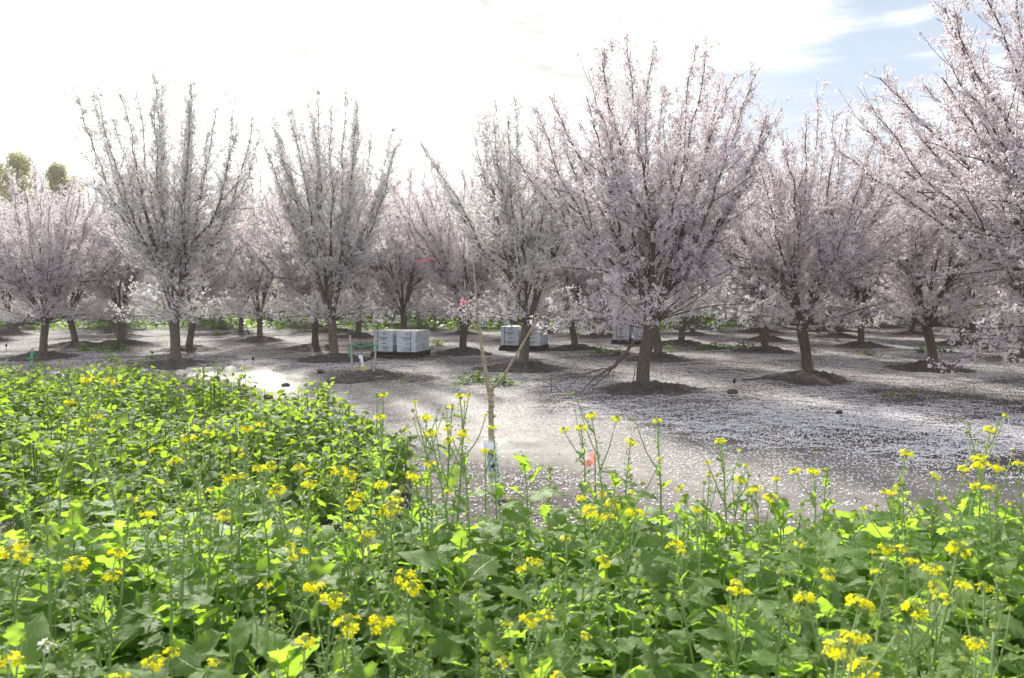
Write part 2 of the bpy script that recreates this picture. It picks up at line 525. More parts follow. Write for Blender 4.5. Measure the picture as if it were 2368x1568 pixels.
def ground_z(x, y):
    x = np.asarray(x, float); y = np.asarray(y, float)
    near = np.clip((40 - y) / 20, 0, 1)
    tr = track_f(x, y)
    clod = (fbm(x * 7, y * 7, 3, 3) - 0.5) * 0.045 * (1 - 0.75 * tr)
    swell = (fbm(x * 0.5, y * 0.5, 12, 2) - 0.5) * 0.07
    # wheel ruts along the muddy track
    d = seg_dist(x, y, TRACK)
    rut = -0.03 * np.exp(-((d - 0.75) / 0.16) ** 2) * np.clip(fbm(x * 0.7, y * 0.7, 77) * 2 - 0.6, 0, 1)
    rough_edge = np.clip(fbm(x * 2.5, y * 6.0, 61, 3) - 0.56, 0, 1) * 0.22 * np.clip(1 - np.abs(d - 1.1) / 0.8, 0, 1)
    return (clod + swell + rut + rough_edge) * near


def spaced(lo, hi, s0, grow):
    v = [0.0]
    while v[-1] < hi:
        v.append(v[-1] + max(s0, grow * (v[-1])))
    u = [0.0]
    while u[-1] > lo:
        u.append(u[-1] - max(s0, grow * (-u[-1])))
    return np.array(sorted(set(u + v)))


gx = spaced(-320, 320, 0.10, 0.022)
gx = np.concatenate([[-320.0], gx[np.abs(gx) < 318], [320.0]])
gy = np.concatenate([[-300, -100, -30, -10, -4, -2, -1], spaced(0, 1500, 0.07, 0.014)])
X, Y = np.meshgrid(gx, gy)
Z = ground_z(X, Y)
nx, ny = len(gx), len(gy)
i = (np.arange(ny - 1)[:, None] * nx + np.arange(nx - 1)[None]).ravel()
gm = MB().add(np.stack([X.ravel(), Y.ravel(), Z.ravel()], 1), Q=np.stack([i, i + 1, i + 1 + nx, i + nx], 1)).mesh('ground', M['soil'])
for nm, fn in (('petal_far', lambda x, y: petal_f(x, y) * (0.25 + 0.75 * np.clip((y - 10) / 9, 0, 1))), ('track', track_f), ('green', green_f)):
    a_ = gm.attributes.new(nm, 'FLOAT', 'POINT')
    a_.data.foreach_set('value', fn(X.ravel(), Y.ravel()).astype(np.float32))
tag(link('ground', gm), 'muddy orchard floor strewn with fallen white petals', None, None, 'structure')


def gz(x, y):
    return float(ground_z(np.array([x]), np.array([y]))[0])


# ------------------------------------------------------------------ almond trees
def nrm(v):
    return v / (np.linalg.norm(v) + 1e-9)


def path(rng, p, d, L, n, up, wob):
    pts = [np.array(p, float)]
    d = nrm(np.array(d, float))
    for _ in range(n):
        d = nrm(d + np.array([0, 0, up]) + rng.normal(0, wob, 3))
        pts.append(pts[-1] + d * L / n)
    return np.array(pts)


def side_dir(rng, d, ang, az=None):
    d = nrm(d)
    r = np.array([1.0, 0, 0]) if abs(d[2]) > 0.9 else np.array([0, 0, 1.0])
    u = nrm(np.cross(d, r)); v = np.cross(d, u)
    a = rng.uniform(0, 2 * math.pi) if az is None else az
    return d * math.cos(ang) + (u * math.cos(a) + v * math.sin(a)) * math.sin(ang)


def along(P, t):
    f = t * (len(P) - 1); k = min(int(f), len(P) - 2)
    return P[k] + (P[k + 1] - P[k]) * (f - k), nrm(P[k + 1] - P[k])


def blossoms(rng, C, D, size):
    """many cupped flowers, four facets each, at points C facing roughly D"""
    n = len(C)
    D = D + rng.normal(0, 0.55, (n, 3)); D /= np.linalg.norm(D, axis=1, keepdims=True) + 1e-9
    r = np.where(np.abs(D[:, 2:3]) > 0.9, [[1.0, 0, 0]], [[0, 0, 1.0]])
    u = np.cross(D, r); u /= np.linalg.norm(u, axis=1, keepdims=True) + 1e-9
    v = np.cross(D, u)
    a0 = rng.uniform(0, 6.28, n)
    s = size * rng.uniform(0.75, 1.2, n)
    V = np.empty((n, 4, 3))
    V[:, 0] = C
    for k in range(3):
        a = a0 + k * math.pi * 2 / 3
        V[:, k + 1] = C + (np.cos(a) * s)[:, None] * u + (np.sin(a) * s)[:, None] * v + D * (s * rng.uniform(0.15, 0.6, n))[:, None]
    b = np.arange(n)[:, None] * 4
    T = np.concatenate([np.stack([b[:, 0], b[:, 0] + 1 + k, b[:, 0] + 1 + (k + 1) % 3], 1) for k in range(3)])
    tint = np.zeros((n, 4)); tint[:, 0] = 1.0
    tint += (rng.uniform(0, 1, n) < 0.10)[:, None] * 0.55
    return V.reshape(-1, 3), T, np.clip(tint, 0, 1).ravel()


def almond(seed, style, H=5.6, trunk_h=1.0, r0=0.105, dens=1.0, spread=1.0, skirt=0.9):
    """returns meshes: trunk, list of limbs, twigs, crown"""
    rng = np.random.default_rng(seed)
    lean = rng.normal(0, 0.05, 2)
    tr = path(rng, (0, 0, -0.12), (lean[0], lean[1], 1), trunk_h + 0.12, 7, 0.0, 0.055)
    rr = r0 * np.array([1.22, 1.05, 1.0, 0.96, 0.95, 0.97, 1.0, 0.85])
    trunk = MB().tube(tr, rr, 14)
    limbs, twigs, pts, dirs = [], MB(), [], []
    up = style == 'up'
    Rt = (1.95 if up else 2.45) * spread
    n_sc = 5 if up else 6
    n_ld = 24 if up else 28
    top = H - trunk_h

    def put(P, t0, t1, gap, spreadr, k):
        L = np.linalg.norm(np.diff(P, axis=0), axis=1).sum()
        n = max(1, int(L * (t1 - t0) / (gap * 2.5) * dens + rng.random()))
        k = int(k * 2.2 + 0.5)
        ts = rng.uniform(t0, t1, n)
        f = ts * (len(P) - 1); ki = np.minimum(f.astype(int), len(P) - 2)
        base = P[ki] + (P[ki + 1] - P[ki]) * (f - ki)[:, None]
        ax = P[ki + 1] - P[ki]; ax /= np.linalg.norm(ax, axis=1, keepdims=True) + 1e-9
        rd = rng.normal(0, 1, (n, 3)); rd -= ax * (rd * ax).sum(1, keepdims=True); rd /= np.linalg.norm(rd, axis=1, keepdims=True) + 1e-9
        for _ in range(k):
            off = rd * spreadr * 0.6 + rng.normal(0, 0.021, (n, 3))
            pts.append(base + off); dirs.append(rd * 0.4 + off / 0.05 + rng.normal(0, 0.2, (n, 3)))

    def shoot(p, d, L, r, upw, gap=0.034, sub=True, bare=0.08, tipk=3):
        P = path(rng, p, d, L, 3, upw, 0.08)
        twigs.tube(P, np.linspace(r, r * 0.45, len(P)), 3, cap=False)
        put(P, bare, 1.0, gap, 0.055, tipk)
        if sub and L > 0.3:
            for t in np.arange(0.2, 0.95, 0.17):
                if rng.random() < 0.6:
                    q, dd = along(P, t)
                    S = path(rng, q, side_dir(rng, dd, R(rng.uniform(35, 65))), rng.uniform(0.1, 0.28), 1, 0.1, 0.08)
                    twigs.tube(S, np.linspace(r * 0.55, r * 0.3, len(S)), 3, cap=False)
                    put(S, 0.1, 1.0, gap, 0.05, tipk)

    def dress(P, r_a, gap_s, lmin, lmax, ang, upw, t0=0.15, gap=0.034):
        L = np.linalg.norm(np.diff(P, axis=0), axis=1).sum()
        for t in np.arange(t0, 1.0, gap_s / L):
            q, dd = along(P, min(0.99, t + rng.uniform(-0.02, 0.02)))
            shoot(q, side_dir(rng, dd, R(rng.uniform(*ang))), rng.uniform(lmin, lmax) * (1.15 - 0.5 * t), r_a, upw, gap)

    # every leader bows out of the trunk and turns up to its own place in the rounded top
    tips = []
    for k in range(n_ld):
        r_ = Rt * math.sqrt((k + 0.6) / n_ld) * rng.uniform(0.85, 1.1)
        a_ = k * 2.39996 + rng.uniform(-0.3, 0.3)
        h_ = trunk_h + top * (1 - (0.22 if up else 0.30) * (r_ / Rt) ** 2) * rng.uniform(0.86, 1.0)
        tips.append((r_, a_ % (2 * math.pi), h_))
    offs = rng.uniform(0, 6.28)
    S_ = np.linspace(0, 1, 20)[:, None]

    def bez(p0, p1, p2, p3):
        return (1 - S_) ** 3 * p0 + 3 * S_ * (1 - S_) ** 2 * p1 + 3 * S_ ** 2 * (1 - S_) * p2 + S_ ** 3 * p3

    def bow(p0, r_, a_, h_):
        o = np.array([math.cos(a_), math.sin(a_), 0.0]); hh = h_ - p0[2]
        p3 = np.array([r_ * math.cos(a_), r_ * math.sin(a_), h_])
        return bez(p0, p0 + o * r_ * 0.30 + [0, 0, hh * 0.24], p3 - o * r_ * rng.uniform(0.22, 0.42) - [0, 0, hh * rng.uniform(0.32, 0.44)], p3)

    def kink(n_, amp):
        k_ = np.zeros((n_, 3)); k_[1:] = np.cumsum(rng.normal(0, amp, (n_ - 1, 3)), 0)
        return k_ * np.linspace(0, 1, n_)[:, None] ** 0.5 * [1, 1, 0.4]

    for a in range(n_sc):
        lo_, hi_ = 2 * math.pi * a / n_sc, 2 * math.pi * (a + 1) / n_sc
        mine = [t_ for t_ in tips if lo_ <= (t_[1] + offs) % (2 * math.pi) < hi_]
        if not mine:
            continue
        ma = (lo_ + hi_) / 2 - offs
        p0, _ = along(tr, rng.uniform(0.8, 0.99))
        sp_ = bow(p0, Rt * rng.uniform(0.45, 0.7), ma + rng.uniform(-0.25, 0.25), H * 0.93) + kink(20, 0.022)
        r1 = r0 * rng.uniform(0.40, 0.52)
        lb = MB()
        ks = int(rng.integers(9, 12))
        lb.tube(sp_[:ks], np.linspace(r1, r1 * 0.5, ks), 8)
        for j_, (r_, a_, h_) in enumerate(mine):
            own = bow(p0, r_, a_, h_) + kink(20, 0.03)
            s0 = rng.uniform(0.08, 0.34)
            bl = np.clip((S_ - s0) / rng.uniform(0.25, 0.4), 0, 1); bl = bl * bl * (3 - 2 * bl)
            Lp = sp_ * (1 - bl) + own * bl
            i0 = max(0, int(s0 * 19))
            seg = Lp[i0:]
            lb.tube(seg, np.linspace(r1 * rng.uniform(0.42, 0.62), 0.0055, len(seg)), 6)
            dress(seg, 0.004, 0.10, 0.20, 0.55, (18, 50), 0.10, 0.22)
            dress(seg, 0.0038, 0.10, 0.16, 0.40, (20, 55), 0.10, 0.55)
            put(seg, 0.25, 1.0, 0.022, 0.065, 4)
            put(seg, 0.55, 1.0, 0.018, 0.085, 4)
            for t in np.arange(rng.uniform(0.04, 0.14), 0.66, 0.10):
                q, dd = along(seg, t)
                ld = side_dir(rng, dd, R(rng.uniform(28, 58)))
                outw = np.array([q[0], q[1], 0.0]); ld = nrm(ld + nrm(outw) * 0.35)
                ld[2] = max(ld[2], 0.05)
                Bp = path(rng, q, ld, rng.uniform(0.5, 1.25) * (1.1 - 0.5 * t), 5, 0.07, 0.08)
                lb.tube(Bp, np.linspace(r1 * 0.2, 0.004, len(Bp)), 4)
                dress(Bp, 0.0033, 0.125, 0.18, 0.45, (25, 60), 0.06, 0.15)
                put(Bp, 0.15, 1.0, 0.028, 0.06, 4)
            if rng.random() < 0.45:
                for _ in range(rng.integers(1, 3)):
                    W = path(rng, seg[-1 - rng.integers(0, 3)], nrm(seg[-1] - seg[-3]) + rng.normal(0, 0.1, 3), rng.uniform(0.25, 0.7), 5, 0.12, 0.04)
                    twigs.tube(W, np.linspace(0.0045, 0.0025, len(W)), 3)
                    put(W, 0.15, 0.9, 0.05, 0.03, 1)
                    put(W, 0.94, 1.0, 0.004, 0.035, 1)
        limbs.append(lb)
    # skirt of low hanging wood
    for a in range(15 if not up else 13):
        az = a * 2.39996 + rng.uniform(-0.4, 0.4)
        inc = R(rng.uniform(52, 84))
        p, _ = along(tr, rng.uniform(0.85, 0.99))
        d = np.array([math.sin(inc) * math.cos(az), math.sin(inc) * math.sin(az), math.cos(inc)])
        P = path(rng, p, d, rng.uniform(1.3, 2.1) * (1.0 if not up else 0.8), 7, -0.045, 0.09)
        limbs[a % len(limbs)].tube(P, np.linspace(0.016, 0.004, len(P)), 5)
        dress(P, 0.003, 0.085, 0.2, 0.5, (30, 75), -0.07, 0.26, 0.036)
        put(P, 0.3, 1.0, 0.035, 0.05, 4)
    C = np.concatenate(pts); D = np.concatenate(dirs)
    keep = C[:, 2] > trunk_h * skirt
    C, D = C[keep], D[keep]
    V, T, tint = blossoms(rng, C, D, 0.0215)
    cm = MB().add(V, T=T, attr=tint)
    return trunk, limbs, twigs, cm, len(C)


def almond_proto(seed, style, pinkish, **kw):
    trunk, limbs, twigs, crown, n = almond(seed, style, **kw)
    pm = M['petal_pink'] if pinkish else M['petal_white']
    bm_ = M['bark_brown'] if pinkish else M['bark_grey']
    return dict(trunk=trunk.mesh('trunk', bm_), limbs=[l.mesh('limb', M['limb']) for l in limbs],
                twigs=twigs.mesh('twigs', M['twig']), crown=crown.mesh('crown', pm, smooth=False, attr='tint'), n=n)


PROTO = {
    'U1': almond_proto(11, 'up', False, H=6.3, trunk_h=0.95, r0=0.108, spread=1.05, dens=0.62),
    'U2': almond_proto(12, 'up', False, H=6.3, trunk_h=0.85, r0=0.108, spread=1.0, dens=0.62),
    'U3': almond_proto(27, 'up', False, H=5.6, trunk_h=0.88, r0=0.105, spread=1.15, dens=0.62),
    'S1': almond_proto(31, 'wide', True, H=5.55, trunk_h=1.05, r0=0.108, dens=0.62, skirt=0.8),
    'S2': almond_proto(32, 'wide', True, H=5.0, trunk_h=0.92, r0=0.10, dens=0.58),
    'S3': almond_proto(33, 'wide', True, H=5.1, trunk_h=0.9, r0=0.10, spread=1.05, dens=0.58),
}
import sys
print('BLOSSOMS', {k: v['n'] for k, v in PROTO.items()}, file=sys.stderr)


def place_tree(kind, x, y, rz, s, label, group, z=0.13):
    p = PROTO[kind]
    o = thing('almond_tree', label, 'tree', (x, y, z), rz, group)
    o.scale = (s, s, s)
    link('trunk', p['trunk'], o)
    for l in p['limbs']:
        link('limb', l, o)
    tag(link('twigs', p['twigs'], o), kind='stuff')
    tag(link('crown', p['crown'], o), kind='stuff')
    return o


# low soil mounds heaped round the trunks
def mound_mesh(seed):
    rng = np.random.default_rng(seed)
    nr, na = 20, 56
    r = np.linspace(0, 1.0, nr)[:, None] ** 0.9; a = np.linspace(0, 2 * math.pi, na, endpoint=False)[None]
    ecc = 1 + 0.16 * np.sin(a * 2 + seed) + 0.10 * np.sin(3 * a + 2 * seed) + 0.5 * (fbm(np.cos(a) * 2.4 + seed, np.sin(a) * 2.4, seed + 5, 4) - 0.5)
    x = r * np.cos(a) * ecc * 0.98; y = r * np.sin(a) * ecc * 0.9
    h = 0.15 * np.exp(-(r / 0.5) ** 2.2) + 0 * a
    h = h + (fbm(x * 9 + seed, y * 9, seed, 3) - 0.45) * 0.16 * np.clip((1 - r) / 0.35, 0, 1) * (0.35 + 0.65 * np.clip(r / 0.35, 0, 1))
    h = np.maximum(h, -0.01) - 0.06 * np.clip((r - 0.86) / 0.14, 0, 1)
    V = np.stack([x, y, h], -1).reshape(-1, 3)
    i = (np.arange(nr - 1)[:, None] * na); j = np.arange(na)[None]; j2 = (j + 1) % na
    mb = MB().add(V, Q=np.stack([i + j, i + na + j, i + na + j2, i + j2], -1).reshape(-1, 4))
    return mb.mesh('soil_mound', M['soil_dark'], smooth=True)


MOUNDS = [mound_mesh(k) for k in (1, 2, 3, 4)]
mound_spots = []


def place_mound(x, y, k, rz, s=1.0):
    o = link('soil_mound', MOUNDS[k % 4])
    o.location = (x, y, 0.0); o.rotation_euler = (0, 0, rz); o.scale = (s, s, s)
    tag(o, 'dark soil mound heaped round an almond trunk', None, 'soil mounds under the trees', 'structure')
    mound_spots.append((x, y, s))


def at_base(px, py, z=0.13):
    p = on_ground(px, py, z)
    return p.x, p.y


FRONT = [
    # key, base pixel, prototype, turn, scale, label
    ((0, 0), (1485, 885), 'S1', 0.4, 1.0, 'large pinkish front almond tree with the broken limb leaning against its trunk'),
    ((1, 0), (1869, 860), 'S2', 1.3, 1.0, 'pinkish almond tree next right of the large front tree, near a black sprinkler'),
    ((2, 0), (2157, 838), 'S3', 2.2, 1.0, 'almond tree second from the right end of the front row, weeds behind its trunk'),
    ((3, 0), (2362, 822), 'S2', 4.0, 1.0, 'almond tree at the right end of the front row, cut by the edge'),
    ((1, -1), (2560, 925), 'S1', 3.3, 1.12, 'near almond tree reaching in from the right, dark branches against the sky'),
    ((0, 1), (1208, 838), 'U3', 0.2, 1.0, 'almond tree with a leaning dark trunk in front of the second pair of beehives'),
    ((0, 2), (1070, 805), 'S3', 5.2, 0.95, 'almond tree with a straight grey trunk between the first two beehive pallets'),
    ((-1, 2), (773, 820), 'U2', 1.0, 1.0, 'white almond tree with a forked pale trunk just left of the first beehive pallet'),
    ((-1, 3), (730, 797), 'S2', 2.7, 0.95, 'almond tree whose trunk stands close behind the forked tree left of the beehives'),
    ((-2, 2), (408, 832), 'U1', 2.0, 1.0, 'tall upright white almond tree left of the open muddy lane'),
    ((-2, 3), (437, 800), 'S3', 0.9, 0.92, 'small-trunked almond tree directly behind the tall upright white one'),
    ((-3, 3), (98, 815), 'S2', 5.6, 0.9, 'almond tree with a forked trunk at the left edge behind the green taped stake'),
    ((-3, 4), (174, 792), 'S3', 3.0, 0.9, 'almond tree with a stout trunk beside a green weed patch near the left edge'),
    ((1, 1), (1522, 818), 'U3', 4.4, 0.95, 'almond tree close behind the large front tree, hiding the end of the third beehive pallet'),
    ((2, 1), (1768, 803), 'S2', 0.1, 0.95, 'dark-trunked almond tree seen between the large front tree and its right neighbour'),
    ((3, 1), (1990, 792), 'S1', 1.9, 0.86, 'dark-trunked almond tree in the gap between the two right-hand front trees'),
]
taken = {}


def back_label(x, y):
    px = 1183 + x / y * 1780
    col = ('behind the left edge trees', 'behind the tall upright white tree and open lane', 'behind the nearest beehives', 'behind the large front tree', 'behind the dark trunks at right', 'behind the right edge trees')
    c = col[int(np.searchsorted([300, 700, 1150, 1650, 2050], px))]
    d = ('in the middle rows', 'in the far rows', 'in the farthest rows')[int(np.searchsorted([28, 42], y))]
    return 'blossoming almond tree %s %s' % (d, c), 'almond trees %s %s' % (d, c)


trees_xy = []
for key, (px, py), kind, rz, s, lab in FRONT:
    x, y = at_base(px, py)
    tree_ = place_tree(kind, x, y, rz, s, lab, None)
    if key == (1, -1):
        tree_.rotation_euler = (0, R(-16), 0.0)
    place_mound(x, y, len(trees_xy), rz, 1.0)
    taken[key] = 1
    trees_xy.append((x, y))
rng = np.random.default_rng(5)
org = np.array([2.12, 12.5]); vr = np.array([3.33, 1.82]); vc = np.array([-1.84, 3.64])
back_n = 0
for j in range(-1, 17):
    for i2 in range(-16, 17):
        if (i2, j) in taken or i2 + j < 0 or (i2, j) == (-1, 1):
            continue
        if j == -1 and i2 < 2:
            continue
        p = org + vr * i2 + vc * j + rng.normal(0, 0.14, 2)
        x, y = p
        if y > 58 or y < 9 or abs(x) > 0.70 * y + 4.0:
            continue
        kind = ['S2', 'U3', 'S3', 'U2', 'S2', 'U1'][(int(rng.integers(0, 6)))]
        if x > 6:
            kind = ['S2', 'S3', 'S1'][int(rng.integers(0, 3))]
        s = rng.uniform(0.9, 1.06) * (0.92 if kind in ('U1', 'U2') else 1.0)
        if x < -9:
            s *= 0.86
        lab, grp = back_label(x, y)
        place_tree(kind, x, y, rng.uniform(0, 6.28), s, lab, grp)
        if y < 46:
            place_mound(x, y, int(rng.integers(0, 4)), rng.uniform(0, 6.28), rng.uniform(0.85, 1.05))
        trees_xy.append((x, y))
        back_n += 1
print('TREES', len(trees_xy))


# ------------------------------------------------------------------ lettering
def text_mesh(s, size, mat_, name='lettering', align='CENTER', space=1.0, xs=1.0, bold=0.0):
    c = bpy.data.curves.new(name, 'FONT')
    c.body = s; c.size = size; c.align_x = align; c.align_y = 'CENTER'; c.space_character = space
    c.offset = bold; c.resolution_u = 3; c.extrude = 0.0006
    o = bpy.data.objects.new(name, c); COL.objects.link(o)
    dg = bpy.context.evaluated_depsgraph_get()
    me = bpy.data.meshes.new_from_object(o.evaluated_get(dg))
    bpy.data.objects.remove(o); bpy.data.curves.remove(c)
    me.name = name
    me.materials.clear(); me.materials.append(mat_)
    if xs != 1.0:
        me.transform(Matrix.Diagonal((xs, 1, 1, 1)))
    return me


# ------------------------------------------------------------------ beehives on pallets
HW, HD, BH = 0.505, 0.415, 0.244


def hive_box_mesh(seed):
    rng = np.random.default_rng(seed)
    b = MB().box((0, 0, BH / 2), (HW, HD, BH - 0.004), bev=0.004)
    # hand-hold cleats nailed across the short ends
    for sx in (-1, 1):
        b.box((sx * (HW / 2 + 0.010), 0, BH * 0.80), (0.019, HD - 0.004, 0.062), bev=0.003)
    return b.mesh('hive_box', M['hive'], smooth=False)


HB = hive_box_mesh(1)
LID = MB().box((0, 0, 0.016), (HW + 0.035, HD + 0.012, 0.030), bev=0.004).box((-HW / 2 - 0.012, 0, -0.014), (0.02, HD + 0.01, 0.034), bev=0.003).box((HW / 2 + 0.012, 0, -0.014), (0.02, HD + 0.01, 0.034), bev=0.003).mesh('lid', M['lid'], smooth=False)
HOLD = MB().box((0, 0, 0), (0.105, 0.004, 0.008)).box((0, 0.0, 0.011), (0.095, 0.003, 0.010)).mesh('hand_hold', M['band'], smooth=False)
TXT = {}
for k, (s_, z_, xs_, b_) in {'big': ("WOOTEN'S GOLDEN QUEENS", 0.030, 0.47, 0.0012), 'town': ('PALO CEDRO, CA', 0.024, 0.66, 0.0005), 'num': ('530-549-3555', 0.024, 0.62, 0.0005),
                             'w1': ("WOOTEN'S", 0.034, 0.8, 0.0005), 'w2': ('GOLDEN QUEENS', 0.036, 0.78, 0.0005), 'w3': ('PALO CEDRO', 0.028, 0.8, 0.0),
                             'p1': ('HONEY BEES', 0.034, 0.75, 0.001), 'p2': ('530-549', 0.034, 0.9, 0.001), 'p3': ('CA - 45 - 38', 0.034, 0.75, 0.001)}.items():
    TXT[k] = text_mesh(s_, z_ * 1.25, M['ink'], xs=xs_, bold=b_)
FACE = Matrix.Rotation(math.pi / 2, 4, 'X')


def letter(parent, key, x, z):
    o = link('lettering', TXT[key], parent)
    o.matrix_basis = Matrix.Translation((x, -HD / 2 - 0.0012, z)) @ FACE
    return o


def make_hive(world_m, label, seed, low_kind):
    rng = random.Random(seed)
    h = thing('beehive', label, 'beehive', (0, 0, 0), 0, 'white beehives on the pallets')
    h.matrix_basis = world_m
    strap_x = rng.choice((-0.14, -0.13)) if low_kind in ('stencil', 'block2') else 0.115
    for lv in range(2):
        b = link('hive_box', HB, h)
        b.location = (rng.uniform(-.004, .004), rng.uniform(-.004, .004), lv * BH + 0.001)
        b.rotation_euler = (0, 0, rng.uniform(-.006, .006))
        hh = link('hand_hold', HOLD, b); hh.location = (0.02, -HD / 2 - 0.001, BH * 0.80)
        if lv == 1 or low_kind == 'block2':
            letter(b, 'big', 0.0, BH * 0.43); letter(b, 'town', 0.0, BH * 0.30); letter(b, 'num', 0.0, BH * 0.185)
        elif low_kind == 'script':
            letter(b, 'w1', 0.01, BH * 0.42); letter(b, 'w2', 0.005, BH * 0.24); letter(b, 'w3', -0.01, BH * 0.08)
        else:
            letter(b, 'p1', 0.05, BH * 0.46); letter(b, 'p2', 0.06, BH * 0.30); letter(b, 'p3', 0.05, BH * 0.13)
    l = link('lid', LID, h); l.location = (0, 0, 2 * BH); l.rotation_euler = (0, 0, rng.uniform(-.012, .012))
    sb = MB()
    t = 0.0025
    sb.box((strap_x, -HD / 2 - 0.009, BH + 0.01), (0.014, t, 2 * BH + 0.05))
    sb.box((strap_x, 0, 2 * BH + 0.034), (0.014, HD + 0.02, t))
    sb.box((strap_x, HD / 2 + 0.009, BH + 0.01), (0.014, t, 2 * BH + 0.05))
    sb.build('strap', M['band'], h, smooth=False)
    return h


PL, PD, PH = 1.2, 1.05, 0.135
BOARD = MB().box((0, 0, 0), (PL, 0.125, 0.02), bev=0.002).mesh('deck_board', M['pallet'], smooth=False)
RUN = MB().box((0, 0, 0), (0.045, PD, 0.078), bev=0.003).mesh('stringer', M['pallet'], smooth=False)
BASE = MB().box((0, 0, 0), (PL, 0.11, 0.026), bev=0.002).mesh('bottom_board', M['pallet'], smooth=False)
ENTRY = MB().box((0, 0, 0), (0.48, 0.09, 0.018), bev=0.002).mesh('landing_board', M['pallet'], smooth=False)
FRONTB = MB().box((0, 0, 0), (PL, 0.03, 0.07), bev=0.003).mesh('front_rail', M['pallet'], smooth=False)


def make_pallet(x, y, yaw, where, seed, kinds):
    p = thing('pallet', 'weathered dark wooden pallet ' + where, 'pallet', (x, y, 0.0), yaw, 'hive pallets on the orchard floor')
    r = random.Random(seed)
    for k in range(7):
        b = link('deck_board', BOARD, p); b.location = (r.uniform(-.008, .008), -PD / 2 + 0.065 + k * 0.153, PH - 0.011); b.rotation_euler = (0, 0, r.uniform(-.01, .01))
    for sx in (-0.55, -0.27, 0.0, 0.27, 0.55):
        b = link('stringer', RUN, p); b.location = (sx, 0, 0.0715)
    for yy in (-PD / 2 + 0.06, 0, PD / 2 - 0.06):
        b = link('bottom_board', BASE, p); b.location = (r.uniform(-.01, .01), yy, 0.017)
    b = link('front_rail', FRONTB, p); b.location = (0, -PD / 2 - 0.017, 0.045)
    for sx in (-0.312, 0.312):
        b = link('landing_board', ENTRY, p); b.location = (sx, -PD / 2 - 0.02, PH - 0.012)
    W = Matrix.Translation((x, y, 0)) @ Matrix.Rotation(yaw, 4, 'Z')
    n = 0
    for ry, yy in enumerate((-0.235, 0.225)):
        for rx, xx in enumerate((-0.312, 0.312)):
            lab, kd = kinds[n]; n += 1
            m = W @ Matrix.Translation((xx + r.uniform(-.006, .006), yy + r.uniform(-.01, .01), PH + 0.001)) @ Matrix.Rotation(r.uniform(-.012, .012), 4, 'Z')
            make_hive(m, lab, seed * 7 + n, kd)


def hive_set(px, py, yaw, where, seed, tail):
    g = on_ground(px, py)
    c, s = math.cos(yaw), math.sin(yaw)
    # g is the middle of the front bottom edge; the pallet extends back from there
    x = g.x - s * PD / 2; y = g.y + c * PD / 2
    make_pallet(x, y, yaw, where, seed, tail)


hive_set(909, 827, R(-15), 'nearest the camera, right of the forked white tree', 3, [
    ('white two-box beehive, front left on the nearest pallet, small stencil below', 'stencil'),
    ('white two-box beehive, front right on the nearest pallet, scrawled lettering below', 'script'),
    ('white beehive behind the front left one on the nearest pallet', 'block2'),
    ('white beehive behind the front right one on the nearest pallet, its end in shade', 'block2')])
hive_set(1201, 811, R(-16), 'half hidden by the leaning trunk of a dark almond tree', 4, [
    ('white two-box beehive left of the leaning dark trunk, lettered on both boxes', 'block2'),
    ('white two-box beehive right of the leaning dark trunk, a bare pale branch crossing it', 'block2'),
    ('white beehive at the back left of the pallet with the leaning trunk before it', 'block2'),
    ('white beehive at the back right of the pallet with the leaning trunk before it', 'block2')])
hive_set(1458, 797, R(-14), 'behind the big grey trunk of the large front tree', 5, [
    ('white beehive in shade left of the large front trunk, hanging blossom before it', 'block2'),
    ('white beehive mostly hidden by the large front trunk', 'block2'),
    ('white beehive at the back left of the pallet behind the large front trunk', 'block2'),
    ('white beehive at the back right of the pallet behind the large front trunk', 'block2')])


# ------------------------------------------------------------------ young bare tree with its guard
def zp(x, y, Y):      # point read off the 1045 px wide enlargement of the young tree
    return at((1700 + x / 1.493) / 1.7305, (1000 + y / 1.493) / 1.7305, Y)


def wob(P, n, a, rng):
    P = np.array([list(p) for p in P]); t = np.linspace(0, len(P) - 1, n)
    O = np.stack([np.interp(t, np.arange(len(P)), P[:, k]) for k in range(3)], 1)
    O[1:-1] += rng.normal(0, a, (n - 2, 3))
    return O


rng = np.random.default_rng(77)
YT = 6.0
base = zp(440, 1520, YT)
yt = thing('young_tree', 'bare young grafted tree forking into thin pale branches, white guard round its foot', 'tree', (base.x, YT, 0))
off = np.array([base.x, YT, 0.0])
trunkP = wob([Vector((base.x, YT, -0.05)), zp(405, 1250, YT), zp(394, 1130, YT), zp(396, 1000, YT), zp(394, 930, YT), zp(388, 870, YT)], 14, 0.0025, rng) - off
mb = MB().tube(trunkP, [0.026] * 4 + [0.023, 0.0215, 0.0205, 0.021, 0.022, 0.0215, 0.022, 0.0235, 0.022, 0.019], 10)
for k_ in range(9):
    q_ = trunkP[5 + k_]; a_ = k_ * 2.4
    mb.tube(np.array([q_ + (0.018 * math.cos(a_), 0.018 * math.sin(a_), 0), q_ + (0.034 * math.cos(a_), 0.034 * math.sin(a_), 0.006)]), [0.009, 0.005], 6)
mb.tube(np.array([trunkP[8] + (0.012, 0, 0), trunkP[8] + (0.033, -0.01, 0.012)]), [0.015, 0.011], 7)
mb.tube(np.array([trunkP[6] + (0.02, 0, 0), trunkP[6] + (0.06, -0.01, 0.03)]), [0.003, 0.002], 5)
mb.build('trunk', M['pale_bark'], yt)
leader = wob([zp(388, 872, YT), zp(372, 770, YT), zp(342, 590, YT - 0.02), zp(318, 430, YT - 0.04), zp(306, 320, YT - 0.05), zp(298, 200, YT - 0.05), zp(288, 42, YT - 0.04)], 16, 0.003, rng) - off


